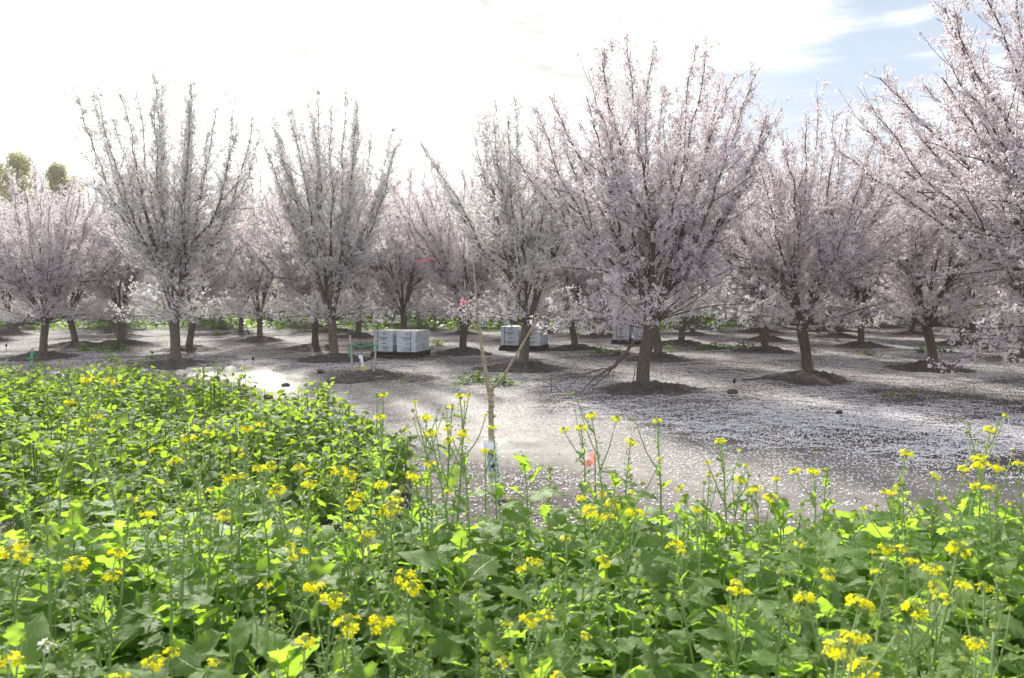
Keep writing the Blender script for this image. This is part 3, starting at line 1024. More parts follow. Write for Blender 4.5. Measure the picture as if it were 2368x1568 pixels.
def budded(P, r_, k_):
    b = MB().tube(P, r_, k_)
    for j_ in range(1, len(P) - 1):
        a_ = j_ * 2.4; w_ = float(r_[j_])
        o_ = np.array([math.cos(a_), math.sin(a_), 0.4])
        b.tube(np.array([P[j_] + o_ * w_ * 0.6, P[j_] + o_ * (w_ + 0.007)]), [0.005, 0.0025], 5)
    return b


budded(leader, np.linspace(0.0175, 0.0048, 16), 8).build('branch', M['pale_bark'], yt)
side = wob([zp(326, 500, YT - 0.03), zp(300, 458, YT), zp(262, 405, YT + 0.02), zp(252, 340, YT + 0.02), zp(246, 270, YT + 0.02), zp(236, 180, YT + 0.03)], 11, 0.002, rng) - off
budded(side, np.linspace(0.011, 0.0035, 11), 7).build('branch', M['pale_bark'], yt)
rbr = wob([zp(398, 850, YT), zp(412, 822, YT), zp(470, 750, YT - 0.03), zp(590, 560, YT - 0.08), zp(690, 370, YT - 0.12), zp(735, 240, YT - 0.12), zp(778, 85, YT - 0.12)], 16, 0.003, rng) - off
rb = budded(rbr, np.linspace(0.0145, 0.0035, 16), 7)
rb.tube(np.array([rbr[0] + (0, -0.01, -0.02), rbr[1]]), [0.018, 0.014], 7)
rb.build('branch', M['pale_bark'], yt)

# guard: a card tube leaning slightly, printed emblem and words
GT, GB = np.array(zp(380, 1140, YT)), np.array([zp(433, 1520, YT).x, YT, 0.0])
guard = thing('tree_guard', 'white printed card tube round the foot of the bare young tree', 'tree guard', tuple(GB))
ax_ = GT - GB; GL = np.linalg.norm(ax_)
GR = 0.056


def upright(axis):
    """frame with Z along the axis and Y pointing away from the lane"""
    z = Vector(axis).normalized(); x = Vector((0, 1, 0)).cross(z).normalized(); y = z.cross(x)
    return Matrix((x, y, z)).transposed().to_4x4()


gmx = upright(ax_)
# keep the print facing the viewer's side
gfix = Matrix.Rotation(0, 4, 'Z')
th = np.linspace(0, 2 * math.pi, 33)[:-1]


def sleeve(z0, z1, r):
    b = MB(); n = 32
    V = [(r * math.cos(a), r * math.sin(a), z) for z in (z0, z1) for a in th] + [((r - .002) * math.cos(a), (r - .002) * math.sin(a), z) for z in (z0, z1) for a in th]
    Q = []
    for k in range(n):
        k2 = (k + 1) % n
        Q += [(k, k2, n + k2, n + k), (2 * n + k2, 2 * n + k, 3 * n + k, 3 * n + k2), (n + k, n + k2, 3 * n + k2, 3 * n + k)]
    return b.add(V, Q=Q)


def guard_part(name, b, m):
    o = b.build(name, m, guard); o.matrix_basis = gmx; return o


guard_part('sleeve', sleeve(GL * 0.44, GL, GR), M['guard'])
guard_part('sleeve', sleeve(0, GL * 0.435, GR * 1.03), M['guard_cream'])


def wrap(me, z, r, parent, mtx, turn=0.0, name=None):
    """lay a flat mesh on the tube, x becomes the way round"""
    n = len(me.vertices); co = np.empty(n * 3, np.float32); me.vertices.foreach_get('co', co); co = co.reshape(-1, 3)
    a = co[:, 0] / r + turn
    rr = r + 0.001 + np.abs(co[:, 2])
    V = np.stack([rr * np.sin(a), -rr * np.cos(a), z + co[:, 1]], 1)
    me.vertices.foreach_set('co', V.astype(np.float32).ravel()); me.update()
    o = link(name or 'lettering', me, parent); o.matrix_basis = mtx
    return o


def emblem_mesh(w_, h_, seed=0, mat_=None):
    n = 40; V = [(0, 0, 0)]
    for k in range(n):
        a = 2 * math.pi * k / n
        s = 1 + 0.06 * math.sin(a * 9)
        V.append((w_ / 2 * math.cos(a) * s, h_ * 0.36 * math.sin(a) * s + h_ * 0.14, 0))
    T = [(0, 1 + k, 1 + (k + 1) % n) for k in range(n)]
    b = MB().add(V, T=T)
    b.add([(-w_ * .22, -h_ * .16, 0), (w_ * .22, -h_ * .16, 0), (w_ * .06, -h_ * .28, 0), (-w_ * .06, -h_ * .28, 0)], Q=[(3, 2, 1, 0)])
    b.add([(-w_ * .06, -h_ * .28, 0), (w_ * .06, -h_ * .28, 0), (w_ * .07, -h_ * .42, 0), (-w_ * .07, -h_ * .42, 0)], Q=[(3, 2, 1, 0)])
    for sx in (-1, 1):
        b.add([(sx * w_ * .05, -h_ * .39, 0), (sx * w_ * .05, -h_ * .43, 0), (sx * w_ * .38, -h_ * .45, 0), (sx * w_ * .30, -h_ * .40, 0)], Q=[(0, 1, 2, 3)])
    b.add([(-w_ * .45, -h_ * .47, 0), (w_ * .45, -h_ * .47, 0), (w_ * .45, -h_ * .49, 0), (-w_ * .45, -h_ * .49, 0)], Q=[(3, 2, 1, 0)])
    return b.mesh('emblem', mat_ or M['guard_ink'], smooth=False)


EMZ = GL * 0.655
wrap(emblem_mesh(0.085, 0.20), EMZ, GR, guard, gmx, 0.25, 'emblem')
sg = text_mesh('SG', 0.066, M['cream'], xs=0.95, bold=0.003)
wrap(sg, EMZ + 0.028, GR + 0.001, guard, gmx, 0.25)
for s_, z_, sz in (('SIERRA', 0.335, 0.05), ('GOLD', 0.285, 0.05), ('NURSERIES', 0.24, 0.036)):
    wrap(text_mesh(s_, sz, M['guard_ink'], xs=0.62, bold=0.0), z_ * GL / 0.48 * 0.83, GR * 1.03, guard, gmx, 0.25)


def ribbon(name, paths, m, parent=None, wdt=0.02):
    """thin tape laid along polylines, wide in the vertical"""
    b = MB()
    for P, tw in paths:
        P = np.asarray(P, float); n = len(P)
        d = np.gradient(P, axis=0); d /= np.linalg.norm(d, axis=1, keepdims=True) + 1e-9
        up = np.tile([[0.0, 0, 1.0]], (n, 1)); side_ = np.cross(d, np.array([[0, 1.0, 0.15]]))
        nn = np.linalg.norm(side_, axis=1, keepdims=True); side_ = np.where(nn > 0.1, side_ / (nn + 1e-9), up)
        ang = np.linspace(0, tw, n)[:, None]
        side_ = side_ * np.cos(ang) + np.cross(d, side_) * np.sin(ang)
        A, B_ = P + side_ * wdt / 2, P - side_ * wdt / 2
        th_ = np.cross(d, side_) * 0.0006
        V = np.concatenate([A + th_, B_ + th_, A - th_, B_ - th_])
        i = np.arange(n - 1)
        Q = np.concatenate([np.stack([i, i + 1, n + i + 1, n + i], 1), np.stack([2 * n + i, 3 * n + i, 3 * n + i + 1, 2 * n + i + 1], 1),
                            np.stack([i, 2 * n + i, 2 * n + i + 1, i + 1], 1), np.stack([n + i, n + i + 1, 3 * n + i + 1, 3 * n + i], 1)])
        b.add(V, Q=Q)
    return b.mesh(name, m)


def pts(L, Y):
    return [tuple(zp(a, b_, Y)) for a, b_ in L]


o = link('flagging_tape', ribbon('flagging_tape', [(pts([(208, 303), (225, 304), (247, 309), (268, 303)], YT - 0.012), 0.5), (pts([(222, 303), (216, 325), (205, 345), (200, 356), (191, 374)], YT - 0.014), 1.2), (pts([(262, 305), (258, 316), (262, 328)], YT - 0.012), 0.6)], M['tape_pink'], wdt=0.009))
tag(o, 'pink plastic tape tied round the thin side branch of the bare young tree', 'flagging tape')

# pink tape caught in a tree beyond
Yp = 19.4
P = [tuple(at(a, b_, Yp)) for a, b_ in ((962, 601), (969, 606), (975, 602), (982, 606), (990, 601), (999, 600), (1006, 603))]
o = link('flagging_tape', ribbon('flagging_tape', [(P, 0.6), ([tuple(at(a, b_, Yp)) for a, b_ in ((975, 603), (980, 607), (986, 606))], 0.3)], M['tape_pink'], wdt=0.055))
tag(o, 'bright pink tape tied high among the blossom above the first beehive pallet', 'flagging tape')


# ------------------------------------------------------------------ staked sapling
def sp(x, y, Y):       # point read off the enlargement of the sapling
    return at(x / 1.7305, y / 1.7305, Y)


YS = 13.9
sx0, sy0 = on_ground(1448 / 1.7305, 1497 / 1.7305, 0.06)[:2]
YS = sy0
place_mound(sx0 + 0.1, sy0 + 0.05, 1, 1.0, 0.85)
place_mound(sx0 + 1.15, sy0 - 0.25, 2, 2.0, 0.45)


def stake(top, bot, w_, label, name='stake', group=None):
    top, bot = np.array(top), np.array(bot)
    d = top - bot; L = np.linalg.norm(d)
    o = link(name, MB().box((0, 0, L / 2), (w_, w_ * 0.8, L), bev=w_ * 0.08).mesh(name, M['stake'], smooth=False))
    o.matrix_basis = Matrix.Translation(bot) @ upright(d)
    return tag(o, label, 'stake', group)


S1t, S1b = sp(1400, 1341, YS), sp(1412, 1500, YS)
S2t, S2b = sp(1507, 1350, YS), sp(1492, 1512, YS)
stake(S1t, S1b - Vector((0, 0, 0.06)), 0.034, 'left of two pale wooden stakes beside the small sapling, tape tail hanging from it')
stake(S2t, S2b - Vector((0, 0, 0.06)), 0.036, 'right of two pale wooden stakes beside the small sapling, leaning in front of the beehives')
ty = YS - 0.025
o = link('green_tape', ribbon('green_tape', [([tuple(sp(a, b_, ty)) for a, b_ in ((1398, 1379), (1404, 1377), (1415, 1381), (1430, 1386), (1446, 1390))], 0.2),
                                             ([tuple(sp(a, b_, ty)) for a, b_ in ((1446, 1387), (1460, 1384), (1480, 1381), (1503, 1381), (1512, 1384), (1513, 1389))], 0.2),
                                             ([tuple(sp(a, b_, ty)) for a, b_ in ((1399, 1380), (1399, 1395), (1397, 1412), (1395, 1429))], 0.3),
                                             ([tuple(sp(a, b_, ty)) for a, b_ in ((1507, 1384), (1507, 1391), (1506, 1398))], 0.3)], M['tape_green'], wdt=0.026))
tag(o, 'mint green tape strung between the two stakes over the small sapling', 'plastic tape')
sap = thing('sapling', 'tiny whip sapling in a white and yellow sleeve between two stakes', 'sapling', (sx0, sy0, 0.06))
o3 = np.array([sx0, sy0, 0.06])
MB().tube(wob([Vector((sx0, sy0, 0.0)), sp(1446, 1420, YS), sp(1447, 1390, YS), sp(1444, 1330, YS)], 9, 0.003, rng) - o3, np.linspace(0.011, 0.003, 9), 6).build('stem', M['twig'], sap)
SG0, SG1 = np.array(sp(1456, 1497, YS)), np.array(sp(1441, 1421, YS))
sax = SG1 - SG0; SL = np.linalg.norm(sax)
smx = Matrix.Translation(SG0 - o3) @ upright(sax)
sr = 0.037
o = sleeve(SL * 0.42, SL, sr).build('sleeve', M['guard'], sap); o.matrix_basis = smx
o = sleeve(SL * 0.02, SL * 0.425, sr * 1.03).build('sleeve', M['guard_yellow'], sap); o.matrix_basis = smx
wrap(emblem_mesh(0.075, 0.16), SL * 0.62, sr, sap, smx, -0.75, 'emblem')
wrap(text_mesh('SG', 0.062, M['lemon'], xs=0.9, bold=0.003), SL * 0.645, sr + 0.001, sap, smx, -0.75)
for s_, z_ in (('SIERRA', 0.31), ('GOLD', 0.20)):
    wrap(text_mesh(s_, 0.04, M['bark_brown'], xs=0.6), SL * z_, sr * 1.03, sap, smx, -0.1)
for k, (a, b_, c_, d_) in enumerate(((1385, 1494, 1470, 1500), (1470, 1502, 1495, 1512), (1500, 1511, 1535, 1506))):
    o = link('stick', MB().tube(wob([on_ground(a / 1.7305, b_ / 1.7305, 0.09), on_ground(c_ / 1.7305, d_ / 1.7305, 0.08)], 5, 0.006, rng), [0.014, 0.013, 0.012, 0.011, 0.008], 6).mesh('stick', M['pale_bark'] if k == 2 else M['twig']))
    tag(o, ('grey stick lying behind the foot of the left sapling stake', 'short stick lying between the sapling sleeve and the right stake', 'pale stripped stick lying right of the sapling stakes')[k], 'stick')
# dirt lump at the foot of the left stake
def lump(name, x, y, z, s, seed, m, label, cat, group=None):
    r = np.random.default_rng(seed)
    import bmesh
    bm = bmesh.new(); bmesh.ops.create_icosphere(bm, subdivisions=2, radius=1)
    for v in bm.verts:
        f = 1 + 0.3 * float(fbm(v.co.x * 1.6 + seed, v.co.y * 1.6 + v.co.z * 1.3, seed, 3) - 0.5) * 2
        v.co = v.co * f; v.co.z *= 0.65; v.co *= s
    me = bpy.data.meshes.new(name); bm.to_mesh(me); bm.free(); me.materials.append(m)
    o = link(name, me); o.location = (x, y, z)
    return tag(o, label, cat, group)


lump('clod', S1b.x, S1b.y - 0.05, 0.06, 0.085, 4, M['soil_dark'], 'dark lump of soil at the foot of the left sapling stake', 'clod')
CLODL = ['dark mud clod at the bright wet edge of the track, left of the sapling', 'dark mud clod in the wet track below and left of the sapling', 'leftmost mud clod on the bright wet track', 'mud clod on the petals below the nearest beehives', 'mud clod in the open lane before the forked tree', 'dark mud clod just below the black sprinkler at right', 'mud clod on the petals below the front right tree', 'mud clod on the wet track just left of the sapling mound']
for k, (a, b_) in enumerate(((585, 905), (620, 925), (565, 920), (875, 920), (740, 865), (1693, 910), (1940, 960), (660, 893))):
    g = on_ground(a, b_)
    lump('clod', g.x, g.y, gz(g.x, g.y) + 0.02, 0.05 + 0.02 * (k % 3), 20 + k, M['soil_dark'], CLODL[k], 'clod', 'mud clods on the orchard floor')

# stake with green ribbons at the left
YL = 15.6
g = on_ground(72, 860)
YL = g.y
stake(at(74.5, 805, YL), at(71, 860, YL) - Vector((0, 0, 0.1)), 0.042, 'thin wooden stake with green ribbons rising from the weeds at the left edge')
yl = YL - 0.03


def lp(x, y):
    return tuple(at(x / 5.92 / 1.7305, (1350 + y / 5.92) / 1.7305, yl))


o = link('green_ribbon', ribbon('green_ribbon', [([lp(735, 365), lp(780, 370), lp(815, 385), lp(850, 405)], 0.7), ([lp(770, 370), lp(765, 420), lp(755, 480)], 0.3), ([lp(760, 500), lp(715, 505), lp(665, 510), lp(650, 490)], 0.5)], M['tape_green'], wdt=0.055))
tag(o, 'bright green ribbon knotted round the thin stake at the left edge', 'ribbon')
o = link('green_ribbon', ribbon('green_ribbon', [([lp(690, 672), lp(725, 675), lp(760, 680)], 0.2)], M['tape_green'], wdt=0.06))
tag(o, 'short green ribbon low on the stake at the left edge, just above the weeds', 'ribbon')

# pink marker flag in the front weeds
YF = 4.75
fx = at(1375, 1100, YF).x
mf = thing('marker_flag', 'faded pink ribbon flag standing at the edge of the mustard, right of the young tree', 'flag', (fx, YF, 0))
MB().tube([(0, 0, -0.05), (0.005, 0, 0.3), (0, 0, at(1370, 1050, YF).z)], 0.004, 5).build('wire', M['twig'], mf)
fo = np.array([fx, YF, 0])


def fp(x, y):
    return tuple(np.array(at((1900 + x / 3.947) / 1.7305, (1700 + y / 3.947) / 1.7305, YF)) - fo)


link('ribbon', ribbon('ribbon', [([fp(1740, 660), fp(1770, 600), fp(1800, 560), fp(1840, 640)], 0.5), ([fp(1845, 430), fp(1860, 480), fp(1870, 540), fp(1880, 600)], 0.8), ([fp(1800, 560), fp(1790, 610), fp(1780, 650)], 0.4)], M['flag_pink'], wdt=0.036), mf)

# ------------------------------------------------------------------ limb broken from the big tree
YB = 12.3


def bp(x, y, Y=YB):
    return at((2100 + x / 4.554) / 1.7305, (1380 + y / 4.554) / 1.7305, Y)


bb = thing('broken_branch', 'dead grey broken limb leaning from the large front trunk down to the petals', 'branch', tuple(bp(1640, 380)))
o4 = np.array(bp(1640, 380))


def limb_part(L, r, Y=(YB, YB)):
    ys = np.linspace(Y[0], Y[1], len(L))
    P = wob([bp(a, b_, y) for (a, b_), y in zip(L, ys)], max(5, len(L) * 3), 0.008, rng) - o4
    MB().tube(P, 0.75 * np.linspace(r[0], r[1], len(P)), 6).build('limb', M['limb'], bb)


limb_part([(1990, -70), (1900, 60), (1760, 230), (1690, 330), (1630, 390)], (0.036, 0.042), (12.45, YB))
limb_part([(1630, 390), (1400, 440), (1240, 490), (1060, 560), (860, 680), (815, 750), (680, 840)], (0.02, 0.006), (YB, 12.5))
limb_part([(1630, 395), (1450, 490), (1330, 560), (1200, 660), (1100, 790), (1040, 880)], (0.026, 0.012), (YB, 12.35))
limb_part([(1620, 410), (1480, 560), (1330, 690), (1230, 750), (1120, 790)], (0.018, 0.007), (YB, 12.4))
limb_part([(1640, 410), (1610, 560), (1585, 660), (1578, 770)], (0.008, 0.004))
limb_part([(1610, 560), (1625, 600)], (0.004, 0.002))
limb_part([(1430, 520), (1370, 600), (1240, 680)], (0.010, 0.004))
limb_part([(1340, 690), (1300, 760), (1295, 800)], (0.005, 0.003))
for L, r, lab, m in (([(400, 975), (500, 930), (640, 905), (840, 905)], (0.014, 0.02), 'pale curved stick lying on the petals left of the broken limb', M['pale_bark']),
                     ([(480, 870), (476, 700), (472, 500)], (0.009, 0.005), 'thin bare twig standing upright left of the broken limb', M['twig']),
                     ([(660, 870), (600, 800), (480, 720), (350, 660), (190, 610)], (0.009, 0.004), 'thin forked twig lying behind the pale curved stick', M['twig']),
                     ([(1960, 700), (1990, 560), (2010, 380)], (0.011, 0.006), 'grey stick leaning on the large front trunk above its mound', M['twig'])):
    Yq = 12.2 if L[0][0] < 1900 else 12.2
    g = on_ground((2100 + L[0][0] / 4.554) / 1.7305, (1380 + L[0][1] / 4.554) / 1.7305, 0.02)
    P = wob([bp(a, b_, min(g.y, 12.3)) for a, b_ in L], 9, 0.006, rng)
    P[:, 2] = np.maximum(P[:, 2], 0.012)
    tag(link('stick', MB().tube(P, np.linspace(r[0], r[1], 9), 6).mesh('stick', m)), lab, 'stick')

# ------------------------------------------------------------------ micro sprinklers
SPR = [((1697, 903), 'black-capped sprinkler peg on the petals between the two near right trees'), ((15, 812), 'black-capped sprinkler peg at the far left edge'),
       ((585, 846), 'black-capped sprinkler peg in the open lane left of the forked tree'), ((575, 781), 'small dark sprinkler peg far down the open lane')]
for (px, py), lab in SPR:
    g = on_ground(px, py)
    s = thing('sprinkler', lab, 'sprinkler', (g.x, g.y, 0), 0, 'sprinkler pegs among the trees')
    MB().tube([(0, 0, -0.03), (0.004, 0, 0.06), (0, 0, 0.14)], [0.009, 0.008, 0.007], 8).build('peg', M['yellow_plastic'], s)
    MB().tube([(0, 0, 0.12), (0, 0, 0.135), (0, 0, 0.175), (0, 0, 0.19), (0, 0, 0.2)], [0.012, 0.026, 0.028, 0.02, 0.006], 12).build('cap', M['black'], s)
a, b_ = on_ground(1715, 883), on_ground(1790, 877)
o = link('irrigation_hose', MB().tube(wob([Vector((a.x, a.y, 0.03)), Vector(((a.x + b_.x) / 2, (a.y + b_.y) / 2, 0.035)), Vector((b_.x, b_.y, 0.03))], 8, 0.008, rng), 0.011, 8).mesh('irrigation_hose', M['black']))
tag(o, 'black irrigation hose lying by the mound of the front right tree', 'hose')

# ------------------------------------------------------------------ vehicle parked far beyond the trees
g = on_ground(566, 716)
tk = thing('parked_van', 'white van far off, showing between the blossoms left of the forked tree', 'van', (g.x, g.y, 0.0), R(3))
bd = MB()
prof = [(-2.4, 0.45), (2.3, 0.45), (2.35, 0.95), (1.75, 1.12), (1.25, 1.85), (0.9, 2.02), (-2.3, 2.05), (-2.42, 1.6)]
nP = len(prof)
V = [(x, -0.9, z) for x, z in prof] + [(x, 0.9, z) for x, z in prof]
Q = [(k, (k + 1) % nP, nP + (k + 1) % nP, nP + k) for k in range(nP)]
Tt = [(0, k + 1, k) for k in range(1, nP - 1)] + [(nP, nP + k, nP + k + 1) for k in range(1, nP - 1)]
bd.add(V, Q=Q, T=Tt)
bd.build('body', M['truck'], tk, smooth=False)
for x0, x1 in ((-2.1, -0.75), (-0.6, 0.25), (0.38, 1.2)):
    MB().box(((x0 + x1) / 2, -0.902, 1.5), (x1 - x0, 0.012, 0.5), bev=0.004).build('window', M['glass'], tk, smooth=False)
for x in (-1.5, 1.45):
    for y in (-0.86, 0.86):
        MB().tube([(x, y - 0.1, 0.34), (x, y - 0.09, 0.34), (x, y + 0.09, 0.34), (x, y + 0.1, 0.34)], [0.27, 0.34, 0.34, 0.27], 18).build('wheel', M['tyre'], tk)


# ------------------------------------------------------------------ evergreen beyond the orchard, far left
def leafy_cloud(rng, centres, rad, n, size, flat=0.0):
    b = MB(); ci = rng.integers(0, len(centres), n)
    d = rng.normal(0, 1, (n, 3)); d /= np.linalg.norm(d, axis=1, keepdims=True)
    C = centres[ci] + d * (rad[ci] * rng.uniform(0.35, 1, n) ** 0.5)[:, None]
    nrm_ = d + rng.normal(0, 0.6, (n, 3)); nrm_ /= np.linalg.norm(nrm_, axis=1, keepdims=True)
    u = np.cross(nrm_, rng.normal(0, 1, (n, 3))); u /= np.linalg.norm(u, axis=1, keepdims=True); v = np.cross(nrm_, u)
    s = size * rng.uniform(0.6, 1.3, n)[:, None]
    V = np.stack([C - u * s, C - v * s * 0.35, C + u * s, C + v * s * 0.35], 1).reshape(-1, 3)
    i = np.arange(n)[:, None] * 4
    uv = np.tile([[0, .5], [.5, 0], [1, .5], [.5, 1]], (n, 1))
    b.add(V, Q=np.concatenate([i, i + 1, i + 2, i + 3], 1), quv=uv, attr=np.repeat(rng.uniform(0, 1, n), 4))
    return b


rng = np.random.default_rng(3)
Ye = 62.0
gx0 = at(48, 500, Ye).x
for k, (pxc, ptop, lab) in enumerate(((38, 352, 'olive green evergreen tree rising above the blossom at the far left'), (82, 362, 'second olive green evergreen crown, right of the taller one at far left'))):
    c = at(pxc, ptop, Ye); h = c.z
    et = thing('evergreen_tree', lab, 'tree', (c.x, Ye + k * 3, 0))
    P = path(rng, (0, 0, -0.2), (0, 0, 1), h * 0.95, 8, 0.0, 0.03)
    MB().tube(P, np.linspace(0.28, 0.05, 9), 8).build('trunk', M['bark_brown'], et)
    cen = np.array([[rng.normal(0, 0.9 - 0.4 * t), rng.normal(0, 0.9 - 0.4 * t), h * (0.3 + 0.65 * t)] for t in np.linspace(0, 1, 26)])
    rad = np.interp(np.linspace(0, 1, 26), [0, 0.5, 1], [1.1, 1.25, 0.7])
    cen[-1] = [0, 0, h - 0.6]
    tag(leafy_cloud(rng, cen, rad, 12000, 0.13).build('crown', M['leaf_olive'], et, uv=True, attr='tint', smooth=False), kind='stuff')


# ------------------------------------------------------------------ leaves
def leaf_geo(L, W, seed, lobes=5, rows=9, droop=0.35, fold=0.25, petiole=0.28, lobed=0.2, half=2, ripple=0.05, stalk=True):
    """blade along +Y from the origin: returns points, quads, uv per corner"""
    r = np.random.default_rng(seed)
    ph = r.uniform(0, 6.28)
    t = np.linspace(0, 1, rows)
    yb = petiole + (1 - petiole) * t
    w = np.sin(np.pi * np.clip(t * 0.86 + 0.10, 0, 1)) ** 0.75 * (0.72 + 0.42 * t)
    w = w * (1 + lobed * np.cos(t * math.pi * lobes + ph)) * 0.92
    w[-1] = 0.05
    w[0] = max(0.14, w[0] * 0.4)
    s = np.linspace(-1, 1, half * 2 + 1)
    tooth = 0.085 * (-1.0) ** np.arange(rows) * (half > 1)
    wl = w * (1 + tooth + r.normal(0, 0.07, rows)); wr = w * (1 + tooth + r.normal(0, 0.07, rows))
    X = np.where(s[None] < 0, wl[:, None], wr[:, None]) * s[None] * W / 2
    Yc = yb[:, None] * L - np.abs(s[None]) ** 2 * L * 0.05 + np.abs(s[None]) * 0.06 * L * (t[:, None] < 0.2)
    curve = -droop * L * (yb[:, None] ** 2) * np.ones_like(X)
    Z_ = curve + fold * np.abs(X) * (1 - 0.5 * t[:, None]) + ripple * W * np.sin(t[:, None] * 13 + s[None] * 2.3 + ph) * np.abs(s[None])
    twist = r.uniform(-0.35, 0.35) * t[:, None]
    Xt = X * np.cos(twist) - 0 * Z_; Z_ = Z_ + X * np.sin(twist)
    V = np.stack([Xt, Yc, Z_], -1).reshape(-1, 3)
    c = half * 2 + 1
    i = np.arange(rows - 1)[:, None] * c; j = np.arange(c - 1)[None]
    Q = np.stack([i + j, i + j + 1, i + c + j + 1, i + c + j], -1).reshape(-1, 4)
    U = np.stack([(s[None] * 0.5 + 0.5) + 0 * X, t[:, None] + 0 * X], -1).reshape(-1, 2)
    uv = U[Q].reshape(-1, 2)
    if not stalk:
        return V, Q, uv
    # petiole as a thin folded strip
    pw = W * 0.03
    n0 = len(V)
    ym = petiole * L
    zc = -droop * L * petiole ** 2
    P = np.array([[-pw, 0, 0], [pw, 0, 0], [pw * 0.8, ym * 1.05, zc], [-pw * 0.8, ym * 1.05, zc], [0, 0, -pw * 1.6], [0, ym * 1.05, zc - pw * 1.4]])
    V = np.vstack([V, P])
    Qp = np.array([[0, 1, 2, 3], [1, 4, 5, 2], [4, 0, 3, 5]]) + n0
    Q = np.vstack([Q, Qp]); uv = np.vstack([uv, np.tile([[0.5, 0.5]], (12, 1))])
    return V, Q, uv


def leaf_mesh(name, m, **k):
    V, Q, uv = leaf_geo(**k)
    return MB().add(V, Q=Q, quv=uv).mesh(name, m, uv=True)


BIG = [leaf_mesh('leaf', M['leaf'], L=1.0, W=w_, seed=40 + k, lobes=lo, rows=15, droop=dr, fold=fo_, petiole=pe, lobed=lb, half=2, ripple=0.07)
       for k, (w_, lo, dr, fo_, pe, lb) in enumerate(((0.62, 5, 0.45, 0.35, 0.26, 0.20), (0.70, 7, 0.65, 0.25, 0.24, 0.16), (0.55, 5, 0.32, 0.4, 0.30, 0.26), (0.66, 9, 0.8, 0.3, 0.22, 0.13), (0.58, 7, 0.15, 0.45, 0.30, 0.22), (0.74, 6, 0.55, 0.15, 0.2, 0.18)))]
SMALL = [leaf_mesh('leaf', M['leaf'], L=1.0, W=w_, seed=60 + k, lobes=lo, rows=8, droop=dr, fold=0.5, petiole=0.06, lobed=lb, half=1, ripple=0.06)
         for k, (w_, lo, dr, lb) in enumerate(((0.34, 5, 0.2, 0.08), (0.28, 7, 0.4, 0.12), (0.42, 3, 0.1, 0.1)))]


def rot_to(az, pitch, roll=0.0):
    return Matrix.Rotation(az, 4, 'Z') @ Matrix.Rotation(pitch, 4, 'X') @ Matrix.Rotation(roll, 4, 'Y')


# ---- flower heads
def flower_head(seed, n_open, n_bud, R0, petal, m, white=False):
    r = np.random.default_rng(seed)
    b = MB()
    for k in range(n_open):
        a = k * 2.39996 + r.uniform(-0.3, 0.3)
        el = r.uniform(-0.35, 0.8)
        d = np.array([math.cos(a) * math.cos(el), math.sin(a) * math.cos(el), math.sin(el)])
        stem0 = np.array([0, 0, -R0 * r.uniform(0.4, 1.2)])
        c = np.array([0, 0, -R0 * 0.3]) + d * R0 * r.uniform(0.75, 1.1)
        b.tube([stem0, (stem0 + c) / 2 + [0, 0, -0.002], c], 0.0007, 3, m=1, cap=False)
        nd = nrm(d * 0.7 + np.array([0, 0, 0.5]) + r.normal(0, 0.25, 3))
        u = nrm(np.cross(nd, [0.3, 0.2, 0.9])); v = np.cross(nd, u)
        a0 = r.uniform(0, 6.28)
        for p in range(4):
            aa = a0 + p * math.pi / 2
            e1 = u * math.cos(aa) + v * math.sin(aa); e2 = -u * math.sin(aa) + v * math.cos(aa)
            L = petal * r.uniform(0.85, 1.15); up_ = r.uniform(0.1, 0.5)
            P = [c, c + e1 * L * 0.7 + e2 * L * 0.42 + nd * L * up_ * 0.5, c + e1 * L * 1.05 + nd * L * up_ * 0.55, c + e1 * L * 0.7 - e2 * L * 0.42 + nd * L * up_ * 0.5]
            b.add(P, Q=[(0, 3, 2, 1)], m=0, attr=[0.6, 0, 0, 0])
    for k in range(n_bud):
        a = k * 2.39996; rr = R0 * 0.42 * math.sqrt((k + 0.5) / n_bud)
        c = np.array([math.cos(a) * rr, math.sin(a) * rr, R0 * 0.42 - rr * 0.7 + r.normal(0, 0.001)])
        s = petal * r.uniform(0.28, 0.42)
        V = [c + np.array(q_) * s for q_ in ((1, 0, 0), (0, 1, 0), (-1, 0, 0), (0, -1, 0), (0, 0, 1.7), (0, 0, -1.6))]
        b.add(V, T=[(0, 1, 4), (1, 2, 4), (2, 3, 4), (3, 0, 4), (1, 0, 5), (2, 1, 5), (3, 2, 5), (0, 3, 5)], m=1)
    return b.mesh('flower_cluster' if n_open else 'bud_cluster', [m, M['bud']], smooth=False, attr='tint')


FLO = [flower_head(100 + k, n, nb, R0, 0.0115, M['mustard']) for k, (n, nb, R0) in enumerate(((15, 16, 0.031), (11, 14, 0.028), (8, 18, 0.025), (18, 16, 0.035), (5, 20, 0.022)))]
WHT = [flower_head(140 + k, 9, 10, 0.026, 0.012, M['radish']) for k in range(2)]
BUD = [flower_head(150 + k, 0, 22, 0.024, 0.013, M['mustard']) for k in range(2)]


